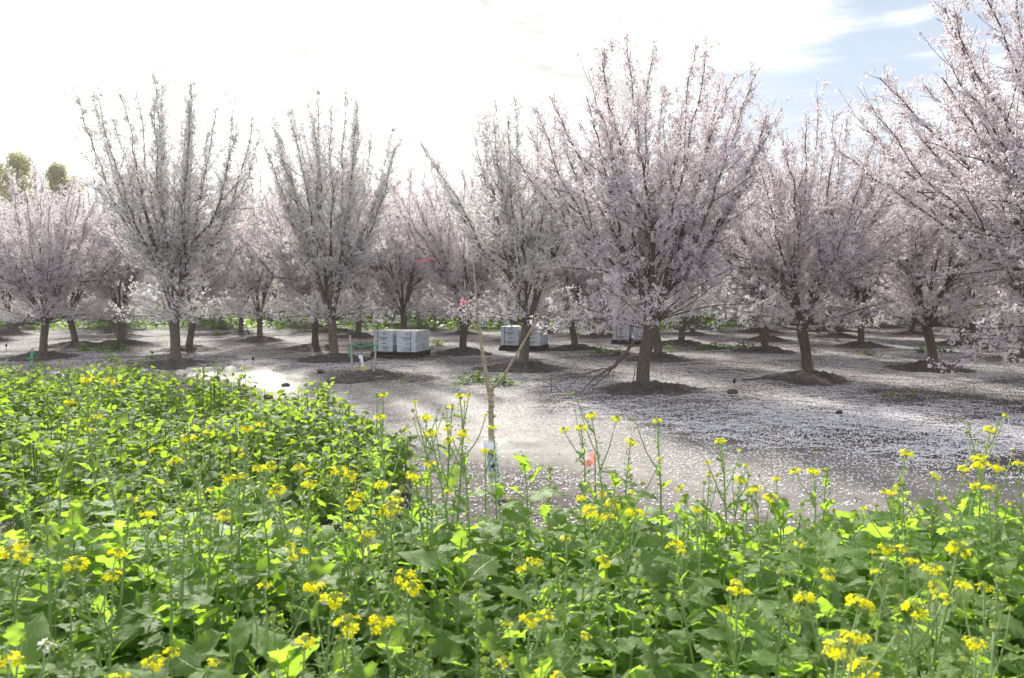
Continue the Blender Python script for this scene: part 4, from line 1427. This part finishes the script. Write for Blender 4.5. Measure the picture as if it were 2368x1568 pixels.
def plant_proto(seed, kind):
    """list of (part name, mesh, matrix) for one mustard plant about 1 m (tall) or 0.6 m (leafy) high"""
    r = np.random.default_rng(seed)
    parts = []
    H = 1.0
    st = MB()
    P = path(r, (0, 0, -0.03), (r.normal(0, .05), r.normal(0, .05), 1), H, 10, 0.02, 0.035)
    tall = kind in ('tall', 'white', 'slender')
    r0 = 0.0075 if tall else 0.0095
    st.tube(P, np.linspace(r0, 0.0028, len(P)), 6)
    heads = []
    if tall:
        heads.append((P[-1], nrm(P[-1] - P[-2]), 0))
        nb = int(r.integers(1, 4)) if kind != 'slender' else 1
        for k in range(nb):
            t = r.uniform(0.55, 0.92)
            q_, dd = along(P, t)
            B = path(r, q_, side_dir(r, dd, R(r.uniform(24, 48))), (1 - t) * 0.55 + r.uniform(0.05, 0.17), 5, 0.14, 0.06)
            st.tube(B, np.linspace(0.0035, 0.0018, len(B)), 5)
            heads.append((B[-1], nrm(B[-1] - B[-2]), 1))
            sm = SMALL[int(r.integers(0, 3))]
            s = r.uniform(0.05, 0.085)
            parts.append(('leaf', sm, Matrix.Translation(q_) @ rot_to(math.atan2(-dd[0], dd[1]) + r.uniform(0, 6.28), R(r.uniform(5, 45))) @ Matrix.Scale(s, 4)))
    if tall:
        for t in np.linspace(0.68, 0.985, 22):
            q_, dd = along(P, t)
            e = q_ + side_dir(r, dd, R(r.uniform(45, 80))) * r.uniform(0.010, 0.026)
            st.tube([q_, e], [0.0008, 0.0016], 3)
            st.box(e, (0.005, 0.005, 0.007))
    if kind == 'bud':
        for t in np.linspace(0.7, 0.99, 20):
            q_, dd = along(P, t)
            e = q_ + side_dir(r, dd, R(r.uniform(30, 70))) * r.uniform(0.012, 0.03)
            st.tube([q_, e], [0.001, 0.002], 3)
            st.box(e, (0.007, 0.007, 0.010))
    n_leaf = int(r.integers(15, 19)) if tall else int(r.integers(14, 19)) + (6 if kind == 'bud' else 0)
    a = r.uniform(0, 6.28)
    for k in range(n_leaf):
        f = k / (n_leaf - 1)
        a += 2.39996 + r.normal(0, 0.35)
        if tall:
            t = 0.06 + 0.84 * f ** 0.9
            s = np.interp(f, [0, 0.35, 0.6, 0.8, 1.0], [0.22, 0.22, 0.14, 0.075, 0.045]) * r.uniform(0.8, 1.15)
            pit = R(np.interp(f, [0, 0.5, 1], [18, 28, 42]) + r.normal(0, 18))
            me = BIG[int(r.integers(0, 6))] if f < 0.62 else SMALL[int(r.integers(0, 3))]
        else:
            t = 0.05 + 0.9 * f
            s = np.interp(f, [0, 0.4, 0.8, 1.0], [0.30, 0.33, 0.25, 0.13]) * r.uniform(0.8, 1.15)
            if kind == 'bud':
                s *= np.interp(f, [0, 0.4, 0.7, 1], [1.0, 0.8, 0.5, 0.45])
            pit = R(np.interp(f, [0, 0.5, 1], [15, 32, 62]) + r.normal(0, 20))
            me = BIG[int(r.integers(0, 6))]
        q_, _ = along(P, min(t, 0.99))
        mm = me
        if kind == 'yellow' and k in (3, 5):
            mm = YBIG[k % 2]
        if kind == 'slender':
            s *= 0.5; mm = SMALL[k % 3]
        parts.append(('leaf', mm, Matrix.Translation(q_) @ rot_to(a, pit, R(r.normal(0, 22))) @ Matrix.Scale(s, 4)))
    for hp, hd, lv in heads:
        if kind == 'white':
            me = WHT[int(r.integers(0, 2))]
        else:
            me = FLO[int(r.integers(0, 5))] if (lv == 0 or r.random() < 0.55) else BUD[int(r.integers(0, 2))]
        s = r.uniform(0.65, 1.05) if lv == 0 else r.uniform(0.45, 0.85)
        nm = 'bud_cluster' if me in BUD else 'flower_cluster'
        parts.append((nm, me, Matrix.Translation(hp) @ Vector(hd).to_track_quat('Z', 'Y').to_matrix().to_4x4() @ Matrix.Rotation(r.uniform(0, 6), 4, 'Z') @ Matrix.Scale(s, 4)))
    if kind == 'bud':
        parts.append(('bud_cluster', BUD[seed % 2], Matrix.Translation(P[-1]) @ Matrix.Scale(0.95, 4)))
    parts.insert(0, ('stem', st.mesh('stem', M['stem']), Matrix.Identity(4)))
    return parts, Vector(P[-1])


def clone_mat(me, m):
    c = me.copy(); c.materials.clear(); c.materials.append(m); return c


YBIG = [clone_mat(BIG[0], M['leaf_yellow']), clone_mat(BIG[2], M['leaf_yellow'])]
TALL = [plant_proto(200 + k, 'tall') for k in range(7)]
LEAFY = [plant_proto(300 + k, 'leafy') for k in range(6)]
BUDS = [plant_proto(350 + k, 'bud') for k in range(3)]
SLIM = [plant_proto(380 + k, 'slender') for k in range(2)]
WHITEP = plant_proto(390, 'white')
YELL = plant_proto(395, 'yellow')


def place_plant(proto, x, y, h, rz, label, group=None, lean=(0, 0), name='mustard_plant'):
    parts, tip = proto
    s = h / tip.z
    o = thing(name, label, 'mustard plant', (x, y, gz(x, y)), 0, group)
    o.rotation_euler = (lean[0], lean[1], rz); o.scale = (s, s, s)
    # flower heads and stems keep their own size whatever the plant's height
    for nm, me, m in parts:
        if nm in ('flower_cluster', 'bud_cluster'):
            m = m @ Matrix.Scale(1.0 / s, 4)
        c = bpy.data.objects.new(nm, me); COL.objects.link(c); c.parent = o; c.matrix_basis = m
    return o


def tall_at(px, py, Y, k, label, group=None, proto=None, rz=None):
    """a flowering plant whose topmost head stands at the given depth"""
    p = at(px, py, Y)
    proto = proto or TALL[k % 7]
    rz = (k * 1.7) % 6.28 if rz is None else rz
    tip = proto[1]; s = p.z / tip.z
    c, s_ = math.cos(rz), math.sin(rz)
    dx, dy = (tip.x * c - tip.y * s_) * s, (tip.x * s_ + tip.y * c) * s
    return place_plant(proto, p.x - dx, p.y - dy, p.z, rz, label, group)


def bank_zone(x, y):
    px = 1183 + x / y * 1780
    c = ('at the left edge', 'below the low weeds at left', 'left of the tree guard', 'below the tree guard', 'below the pink flag', 'right of the pink flag', 'toward the right edge')[int(np.searchsorted([260, 620, 980, 1260, 1560, 1960], px))]
    d = ('nearest the viewer', 'mid weed bank', 'at the weed bank back edge')[int(np.searchsorted([2.05, 3.0], y))]
    return d, c


GF = 'yellow flowering mustard plants in the front weed bank'
# the ones that stand out: head position in the view, depth, label
TALLS = [
    (203, 885, 3.5, 'tallest flowering mustard at the left, its yellow heads standing before the low weeds'),
    (160, 935, 3.4, None), (222, 968, 3.3, None),
    (570, 992, 3.2, 'mustard with a large round yellow head left of centre, above its neighbours'),
    (553, 1040, 3.3, None), (405, 1070, 3.1, 'mustard with a broad yellow head before the low weeds, left of centre'),
    (435, 1022, 3.6, None), (785, 1088, 3.0, None), (718, 1120, 3.0, None), (690, 1085, 3.4, None), (530, 1105, 2.9, None),
    (490, 1130, 2.8, None), (600, 1080, 3.2, None), (640, 1130, 3.1, None), (825, 1150, 2.8, None),
    (887, 912, 3.8, 'tall thin mustard spire, tallest plant just left of the pink tape and young tree'),
    (878, 960, 3.7, None), (1062, 912, 3.9, 'tall branching mustard directly left of the bare young tree, many yellow heads'),
    (1045, 938, 3.7, None), (985, 962, 3.6, None), (995, 998, 3.5, None), (1066, 1008, 3.6, None), (995, 1075, 3.1, None), (955, 1098, 3.0, None), (880, 1118, 2.9, None),
    (1140, 982, 4.1, 'slender mustard crossing in front of the young tree guard'), (1122, 1036, 4.0, None),
    (1366, 955, 3.9, 'tall mustard with one small yellow head beside the pink flag'), (1343, 984, 3.9, None),
    (1520, 968, 3.6, 'tall mustard with a long yellow head right of the pink flag'), (1458, 1014, 3.6, None),
    (1665, 1010, 3.5, 'thin mustard with few flowers against the petals, right of centre'), (1640, 1088, 3.4, None), (1712, 1105, 3.3, None), (1745, 1122, 3.2, None),
    (1880, 1080, 3.5, None), (1795, 1098, 3.7, None),
    (2095, 1038, 3.5, 'leaning mustard with a double yellow head toward the right'), (2062, 1125, 3.2, None), (2165, 1092, 3.3, None),
    (2290, 982, 3.5, 'tallest mustard at the right edge, leafy to the top'), (2265, 1046, 3.4, None), (2305, 1068, 3.3, None), (2355, 1058, 3.3, None), (2230, 1070, 3.6, None), (2287, 1112, 3.0, None),
    (1390, 1140, 2.9, None), (1415, 1155, 2.9, None), (1470, 1180, 2.8, None), (1365, 1180, 2.7, None), (1610, 1165, 2.8, None),
    (2215, 1262, 2.1, 'large mustard at the lower right with the biggest spray of yellow heads'), (2155, 1312, 2.05, None), (2275, 1345, 2.0, None),
    (2115, 1400, 1.9, None), (1990, 1378, 1.9, None), (1940, 1490, 1.5, 'nearest blurred mustard head at the bottom right of centre'),
    (2255, 1470, 1.65, 'blurred near mustard in the bottom right corner'), (2000, 1535, 1.6, None),
    (1715, 1360, 2.2, None), (612, 1352, 2.1, None), (690, 1280, 2.4, None), (770, 1375, 2.1, None), (805, 1435, 1.9, None), (705, 1470, 1.9, None),
    (885, 1438, 1.9, None), (355, 1515, 1.75, None), (1165, 1518, 1.75, None), (848, 1236, 2.5, None), (905, 1182, 2.7, None),
    (22, 1262, 2.4, None), (48, 1255, 2.5, None), (1230, 1298, 2.3, None), (1225, 1432, 1.9, None), (1310, 1240, 2.5, None), (15, 1518, 1.75, None),
    (175, 1292, 2.3, None), (938, 1326, 2.2, None), (260, 1320, 2.25, None), (1560, 1250, 2.5, None), (2050, 1255, 2.5, None), (1850, 1250, 2.5, None), (340, 1180, 2.9, None),
]
k = 0
for px, py, Y, lab in TALLS:
    d_, c_ = bank_zone((px - 1183) / 1780 * Y, Y)
    z_ = at(px, py, Y).z
    hh_ = 'low' if z_ < 0.72 else ('tall' if z_ > 0.95 else 'mid-height')
    tall_at(px, py, Y, k, lab or '%s yellow flowering mustard %s, %s' % (hh_, d_, c_), None if lab else '%s flowering mustard %s, %s' % (hh_, d_, c_), SLIM[k % 2] if 1100 < px < 1160 and py < 1100 else None)
    k += 1
tall_at(105, 1478, 1.9, 3, 'only white flowering plant, low in the bottom left corner', None, WHITEP)

# leafy plants filling the bank
rng = np.random.default_rng(900)
spots = []


def front_top(px):
    return np.interp(px, [-200, 0, 200, 330, 500, 700, 900, 1000, 1100, 1200, 1300, 1450, 1600, 1750, 1950, 2100, 2367, 2600],
                     [1160, 1165, 1170, 1150, 1140, 1120, 1150, 1140, 1180, 1120, 1120, 1095, 1125, 1160, 1120, 1140, 1110, 1110])


tries = 0
while len(spots) < 230 and tries < 20000:
    tries += 1
    y = math.sqrt(rng.uniform(1.25 ** 2, 4.35 ** 2))
    x = rng.uniform(-0.74, 0.74) * y
    px = 1183 + x / y * 1780
    edge = np.interp(px, [0, 300, 600, 850, 1000, 1100, 1200, 2367], [3.9, 3.7, 3.8, 3.8, 3.9, 4.0, 4.3, 4.3])
    if y > edge:
        continue
    dmin = 0.11 + 0.02 * y
    if any((x - a) ** 2 + (y - b) ** 2 < dmin ** 2 for a, b in spots):
        continue
    spots.append((x, y))
GL_ = 'leafy green mustard plants in the front weed bank'
spots.sort(key=lambda p: p[1])
for n, (x, y) in enumerate(spots):
    px = 1183 + x / y * 1780
    hmax = EYE - (front_top(px) - 672) / 1780 * y
    h = min(hmax, 0.74) * rng.uniform(0.72, 1.0)
    if y < 1.9:
        h = min(h, EYE - (1568 - 672) / 1780 * y + rng.uniform(-0.02, 0.08))
    h = max(h, 0.3)
    if n % 5 == 2 and 1.95 < y < 3.8 and not 1040 < px < 1210:
        h = h * 1.22 + 0.05
    pr = BUDS[n % 3] if n % 5 == 2 else BUDS[n % 3] if rng.random() < 0.4 else LEAFY[int(rng.integers(0, 6))]
    d_, c_ = bank_zone(x, y)
    kd_ = 'short leafy' if h < 0.44 else ('tall leafy' if h > 0.57 else 'knee-high leafy')
    if pr in BUDS:
        kd_ = 'green budded'
    place_plant(pr, x, y, h, rng.uniform(0, 6.28), '%s mustard %s, %s' % (kd_, d_, c_), '%s mustard %s, %s' % (kd_, d_, c_), (rng.normal(0, .05), rng.normal(0, .05)))
# two that can be picked out
p = at(1235, 1070, 3.55)
place_plant(LEAFY[2], p.x, p.y, p.z, 0.6, 'tall leafy mustard crowned with bright green leaves, just right of the tree guard')
p = at(1060, 1245, 2.75)
place_plant(YELL, p.x, p.y, p.z, 2.2, 'mustard plant with two yellowed hanging leaves below the tree guard')


# ---- under-storey leaves between the plants, and the low weeds on the left: nobody could count them
def scatter_leaves(rng, C, az, pit, roll, size, geos, extra_attr=None):
    b = MB(); n = len(C)
    gi = rng.integers(0, len(geos), n)
    for g_, (V, Q, uv) in enumerate(geos):
        ix = np.where(gi == g_)[0]
        if not len(ix):
            continue
        ca, sa = np.cos(az[ix]), np.sin(az[ix]); cp, sp_ = np.cos(pit[ix]), np.sin(pit[ix]); cr, sr_ = np.cos(roll[ix]), np.sin(roll[ix])
        x, y, z = V[None, :, 0], V[None, :, 1], V[None, :, 2]
        s = size[ix][:, None]
        x1 = (x * cr[:, None] + z * sr_[:, None]) * s; z1 = (-x * sr_[:, None] + z * cr[:, None]) * s; y1 = y * s
        y2 = y1 * cp[:, None] - z1 * sp_[:, None]; z2 = y1 * sp_[:, None] + z1 * cp[:, None]
        x3 = x1 * ca[:, None] - y2 * sa[:, None]; y3 = x1 * sa[:, None] + y2 * ca[:, None]
        W = np.stack([x3, y3, z2], -1) + C[ix][:, None]
        nv = len(V)
        QQ = (Q[None] + (np.arange(len(ix)) * nv)[:, None, None]).reshape(-1, 4)
        b.add(W.reshape(-1, 3), Q=QQ, quv=np.tile(uv, (len(ix), 1)), attr=np.repeat(rng.uniform(0, 1, len(ix)), nv))
    return b


MID = [leaf_geo(1.0, w_, 70 + k, lobes=lo, rows=6, droop=0.4, fold=0.3, petiole=0.25, lobed=0.2, half=1) for k, (w_, lo) in enumerate(((0.62, 5), (0.7, 4), (0.55, 5)))]
TINY = [leaf_geo(1.0, w_, 80 + k, lobes=3, rows=5, droop=0.7, fold=0.35, petiole=0.1, lobed=0.18, half=1, stalk=False) for k, w_ in enumerate((0.72, 0.85, 0.62))]
rng = np.random.default_rng(41)
n = 4200
y = np.sqrt(rng.uniform(1.1 ** 2, 4.35 ** 2, n)); x = rng.uniform(-0.76, 0.76, n) * y
hm = EYE - (front_top(1183 + x / y * 1780) - 672) / 1780 * y
z = rng.uniform(0.03, 0.62, n) * np.clip(hm, 0.2, 0.62)
C = np.stack([x, y, z], 1)
b = scatter_leaves(rng, C, rng.uniform(0, 6.28, n), R(15) + rng.normal(0, 0.5, n), rng.normal(0, 0.45, n), rng.uniform(0.10, 0.22, n), MID)
tag(b.build('undergrowth', M['leaf'], uv=True, attr='tint'), 'dense green mustard leaves filling the bank between the flowering stems', 'ground cover', None, 'stuff')

# low weeds at the left
LOWP = np.array([on_ground(*p)[:2] for p in ((-420, 900), (0, 910), (380, 936), (580, 972), (760, 1010), (905, 1075), (960, 1105), (930, 1180), (700, 1330), (0, 1400), (-420, 1400))])


def inside(x, y, P):
    r = np.zeros(np.shape(x), bool)
    for (x0, y0), (x1, y1) in zip(P, np.roll(P, -1, axis=0)):
        c = ((y0 > y) != (y1 > y)) & (x < (x1 - x0) * (y - y0) / (y1 - y0 + 1e-12) + x0)
        r ^= c
    return r


rng = np.random.default_rng(52)
lo, hi = LOWP.min(0), LOWP.max(0)
n = 4000
x = rng.uniform(lo[0], hi[0], n); y = rng.uniform(lo[1], hi[1], n)
jx = x + (fbm(x * 1.3, y * 1.3, 90) - 0.5) * 0.5; jy = y + (fbm(x * 1.3, y * 1.3, 91) - 0.5) * 0.5
k_ = inside(jx, jy, LOWP) & (y > 3.7)
x, y = x[k_], y[k_]
keep = fbm(x * 1.1, y * 1.1, 93) > 0.27
x, y = x[keep], y[keep]
hump = fbm(x * 0.95, y * 0.95, 95, 3)
H = np.clip(0.36 + 1.0 * (hump - 0.42), 0.15, 0.60) * rng.uniform(0.8, 1.15, len(x))
nl = 17
print('LOW', len(x), file=sys.stderr)
PX = np.repeat(x, nl); PY = np.repeat(y, nl); PH_ = np.repeat(H, nl)
f = np.tile(np.linspace(0.1, 1.0, nl), len(x)) ** 0.7
az = rng.uniform(0, 6.28, len(PX))
rad = 0.03 + 0.05 * rng.uniform(0, 1, len(PX)) * (1.1 - f)
C = np.stack([PX - np.sin(az) * rad, PY + np.cos(az) * rad, PH_ * f + ground_z(PX, PY)], 1)
b = scatter_leaves(rng, C, az, R(12) + rng.normal(0, 0.5, len(PX)) + f * 0.4, rng.normal(0, 0.45, len(PX)), rng.uniform(0.06, 0.125, len(PX)) * (1.15 - 0.45 * f), TINY)
tag(b.build('low_weeds', M['leaf_low'], uv=True, attr='tint'), 'thick bed of low broad-leaved green weeds left of the muddy track', 'ground cover', None, 'stuff')
b = MB()
for a, c, h in zip(x, y, H):
    b.tube([(a, c, -0.02), (a + rng.normal(0, .02), c + rng.normal(0, .02), h * 0.95)], [0.005, 0.003], 3, cap=False)
tag(b.build('weed_stems', M['stem_low']), 'stalks of the low green weeds left of the track', 'ground cover', None, 'stuff')

# ---- green cover far down the rows
n = 24000
y = rng.uniform(31, 78, n); x = rng.uniform(-0.72, 0.72, n) * y
kk = rng.uniform(0, 1, n) < green_f(x, y) * np.where(x > 3, 0.55, 1.0)
x, y = x[kk], y[kk]
hh = 0.16 + 0.6 * fbm(x * 0.6, y * 0.6, 15) ** 1.3 * np.clip((y - 33) / 8, 0.3, 1)
C = np.stack([x, y, hh * rng.uniform(0.1, 1, len(x))], 1)
LOWF = [leaf_geo(1.0, 0.6, 88, lobes=3, rows=3, droop=0.5, fold=0.3, petiole=0.05, lobed=0.1, half=1, stalk=False)]
b = scatter_leaves(rng, C, rng.uniform(0, 6.28, len(x)), R(25) + rng.normal(0, 0.5, len(x)), rng.normal(0, 0.4, len(x)), rng.uniform(0.16, 0.34, len(x)), LOWF)
tag(b.build('grass_cover', M['leaf_far'], uv=True, attr='tint'), 'green grass and weeds growing under the far rows of trees', 'ground cover', None, 'stuff')


# ---- single weed clumps on the orchard floor
def clump_mesh(seed, n, wdt, h, size):
    r = np.random.default_rng(seed)
    cx = r.normal(0, wdt / 2.6, n); cy = r.normal(0, 0.12, n)
    C = np.stack([cx, cy, r.uniform(0.03, 1, n) ** 1.2 * h * np.exp(-(cx / wdt) ** 2 * 2)], 1)
    b = scatter_leaves(r, C, r.uniform(0, 6.28, n), R(28) + r.normal(0, 0.35, n), r.normal(0, .3, n), r.uniform(0.6, 1.2, n) * size, TINY)
    return b.mesh('leaves', M['leaf_far'], uv=True, attr='tint')


CL = [clump_mesh(1, 150, 0.75, 0.20, 0.10), clump_mesh(2, 80, 0.4, 0.16, 0.09), clump_mesh(3, 36, 0.2, 0.22, 0.09), clump_mesh(4, 14, 0.1, 0.12, 0.07)]
CLUMPS = [(265, 812, 0, 'wide green weed patch left of the tall upright white tree'), (258, 838, 1, 'green weed patch nearer than the wide one, left of the tall upright tree'), (195, 812, 1, 'small weed patch left of the wide one by the stout trunk'),
          (352, 838, 2, 'weed tuft at the foot of the tall upright white tree'), (88, 850, 2, 'weed tuft just right of the green ribbon stake'), (500, 775, 1, 'low weed clump at the left side of the open lane'),
          (895, 770, 0, 'weed patch behind the nearest beehive pallet'), (822, 775, 1, 'weeds right of the forked tree, behind the nearest beehives'), (1072, 886, 2, 'small weed left of the bare young tree'),
          (1105, 882, 1, 'leafy weed directly behind the bare young tree'), (1162, 890, 1, 'leafy weed under the right branch of the bare young tree'), (1052, 898, 3, 'tiny weed on the petals left of the young tree'),
          (1255, 850, 3, 'small dry weed on the mound of the leaning trunk'), (1385, 818, 1, 'low weed patch in front of the third beehive pallet'), (1428, 822, 1, 'weed patch by the broken limb'), (1548, 815, 2, 'green weeds just right of the large front trunk'),
          (1650, 808, 0, 'long low strip of weeds right of the large front tree'), (1715, 808, 0, 'right end of the strip of weeds near the dark trunk'), (1330, 775, 1, 'weeds right of the second beehive pallet'), (1375, 778, 1, 'weeds left of the third beehive pallet'),
          (2130, 818, 1, 'bright weed clump beside the second tree from the right'), (2180, 815, 1, 'weed clump just right of that same trunk'), (2280, 808, 1, 'weed patch between the two right-hand trunks'), (2005, 822, 2, 'weed tuft right of the front right trunk'), (1990, 826, 3, 'tiny tuft among the petals at right'),
          (2105, 920, 3, 'lone weed sprout on the petals at right'), (2055, 925, 3, 'faint weed sprout left of the lone one at right'), (1870, 812, 3, 'tuft behind the front right trunk'), (640, 858, 3, 'dry sprig in the open lane'), (930, 885, 3, 'sprig on the petals right of the sapling'), (725, 840, 3, 'sprig in front of the forked tree'),
          (1010, 800, 1, 'weeds right of the nearest beehives'), (1180, 770, 1, 'weeds at the back between the beehive pallets')]
for px, py, kd, lab in CLUMPS:
    g = on_ground(px, py)
    o = thing('weed_clump', lab, 'weed', (g.x, g.y, gz(g.x, g.y)), 0.2 * math.sin(px), 'weeds on the orchard floor')
    o.scale = (1, 1, 0.9 + 0.3 * abs(math.sin(py)))
    tag(link('leaves', CL[kd], o), kind='stuff')

# ------------------------------------------------------------------ fallen petals
rng = np.random.default_rng(8)
n = 1500000
y = 4.6 * (30.0 / 4.6) ** rng.uniform(0, 1, n)
x = rng.uniform(-0.71, 0.71, n) * y
keepp = petal_f(x, y) * np.clip(1.15 - 0.012 * y, 0.3, 1)
near_m = np.zeros(n)
zz = ground_z(x, y)
on_m = np.zeros(n, bool)
rag = 0.62 + 0.45 * fbm(x * 3.1, y * 3.1, 66)
for mx, my, ms in mound_spots:
    if my > 31:
        continue
    d = np.hypot(x - mx, (y - my)) / ms
    on_m |= d < rag
keepp = np.where(on_m, 0.0, keepp)
kk = rng.uniform(0, 1, n) < keepp * 0.95 * np.clip((y / 10.5) ** 2, 0, 1)
x, y, zz = x[kk], y[kk], zz[kk]
n = len(x)


def petals(x, y, z, rng, smin, smax, tilt):
    n = len(x)
    s = rng.uniform(smin, smax, n)
    a = rng.uniform(0, 6.28, n)
    D = np.stack([rng.normal(0, tilt, n), rng.normal(0, tilt, n), np.ones(n)], 1); D /= np.linalg.norm(D, axis=1, keepdims=True)
    u = np.stack([np.cos(a), np.sin(a), np.zeros(n)], 1); u -= D * (u * D).sum(1, keepdims=True); u /= np.linalg.norm(u, axis=1, keepdims=True)
    v = np.cross(D, u)
    C = np.stack([x, y, z + 0.004 + s * 0.25], 1)
    V = np.stack([C - u * s[:, None], C - v * (s * 0.62)[:, None] + D * (s * 0.22)[:, None], C + u * s[:, None] + D * (s * 0.12)[:, None], C + v * (s * 0.62)[:, None] + D * (s * 0.22)[:, None]], 1).reshape(-1, 3)
    i = np.arange(n)[:, None] * 4
    far = y > 11
    tint = np.repeat((rng.uniform(0, 1, n) < 0.18) * rng.uniform(0.3, 1, n), 4)
    return MB().add(V, Q=np.concatenate([i, i + 1, i + 2, i + 3], 1)[~far], T=np.concatenate([i, i + 1, i + 3], 1)[far], attr=tint)


print('PETALS', n, file=sys.stderr)
tag(petals(x, y, zz, rng, 0.0085, 0.0145, 0.42).build('fallen_petals', M['fallen'], attr='tint', smooth=False), 'white fallen petals scattered over the orchard floor', 'petals', None, 'stuff')
# petals lying on the mounds nearest the viewer
vx = []; vy = []; vz = []
for o in [o for o in COL.objects if o.name.startswith('soil_mound')]:
    if o.location.y > 30:
        continue
    me = o.data; co = np.empty(len(me.vertices) * 3, np.float32); me.vertices.foreach_get('co', co); co = co.reshape(-1, 3)
    m = 900; ii = rng.integers(0, len(co), m)
    c = co[ii] + rng.normal(0, 0.02, (m, 3)) * [1, 1, 0]
    rr = np.hypot(c[:, 0], c[:, 1])
    c = c[(rng.uniform(0, 1, m) < 0.25 + 0.75 * np.clip((rr - 0.4) / 0.4, 0, 1)) & (rr > 0.12)]
    cz, s_ = math.cos(o.rotation_euler.z), math.sin(o.rotation_euler.z)
    vx.append(o.location.x + (c[:, 0] * cz - c[:, 1] * s_) * o.scale.x); vy.append(o.location.y + (c[:, 0] * s_ + c[:, 1] * cz) * o.scale.x); vz.append(c[:, 2] * o.scale.x + 0.004)
vx, vy, vz = map(np.concatenate, (vx, vy, vz))
tag(petals(vx, vy, vz, rng, 0.008, 0.013, 0.5).build('mound_petals', M['fallen'], attr='tint', smooth=False), 'white petals sprinkled on the dark soil mounds', 'petals', None, 'stuff')


# ------------------------------------------------------------------ air
hz = MB().box((0, 175, 6.2), (650, 462, 15.0)).mesh('haze', bpy.data.materials.new('haze_air'), smooth=False)
hm_ = hz.materials[0]; hm_.use_nodes = True
h_ = NT(hm_.node_tree)
ho = h_.n('ShaderNodeOutputMaterial')
hv = h_.n('ShaderNodeVolumePrincipled', ins={'Color': (0.93, 0.94, 0.97, 1), 'Density': 0.0008, 'Anisotropy': 0.35})
hm_.node_tree.links.new(hv.outputs[0], ho.inputs['Volume'])
tag(link('haze', hz), 'thin bright morning haze in the orchard air', None, None, 'stuff')
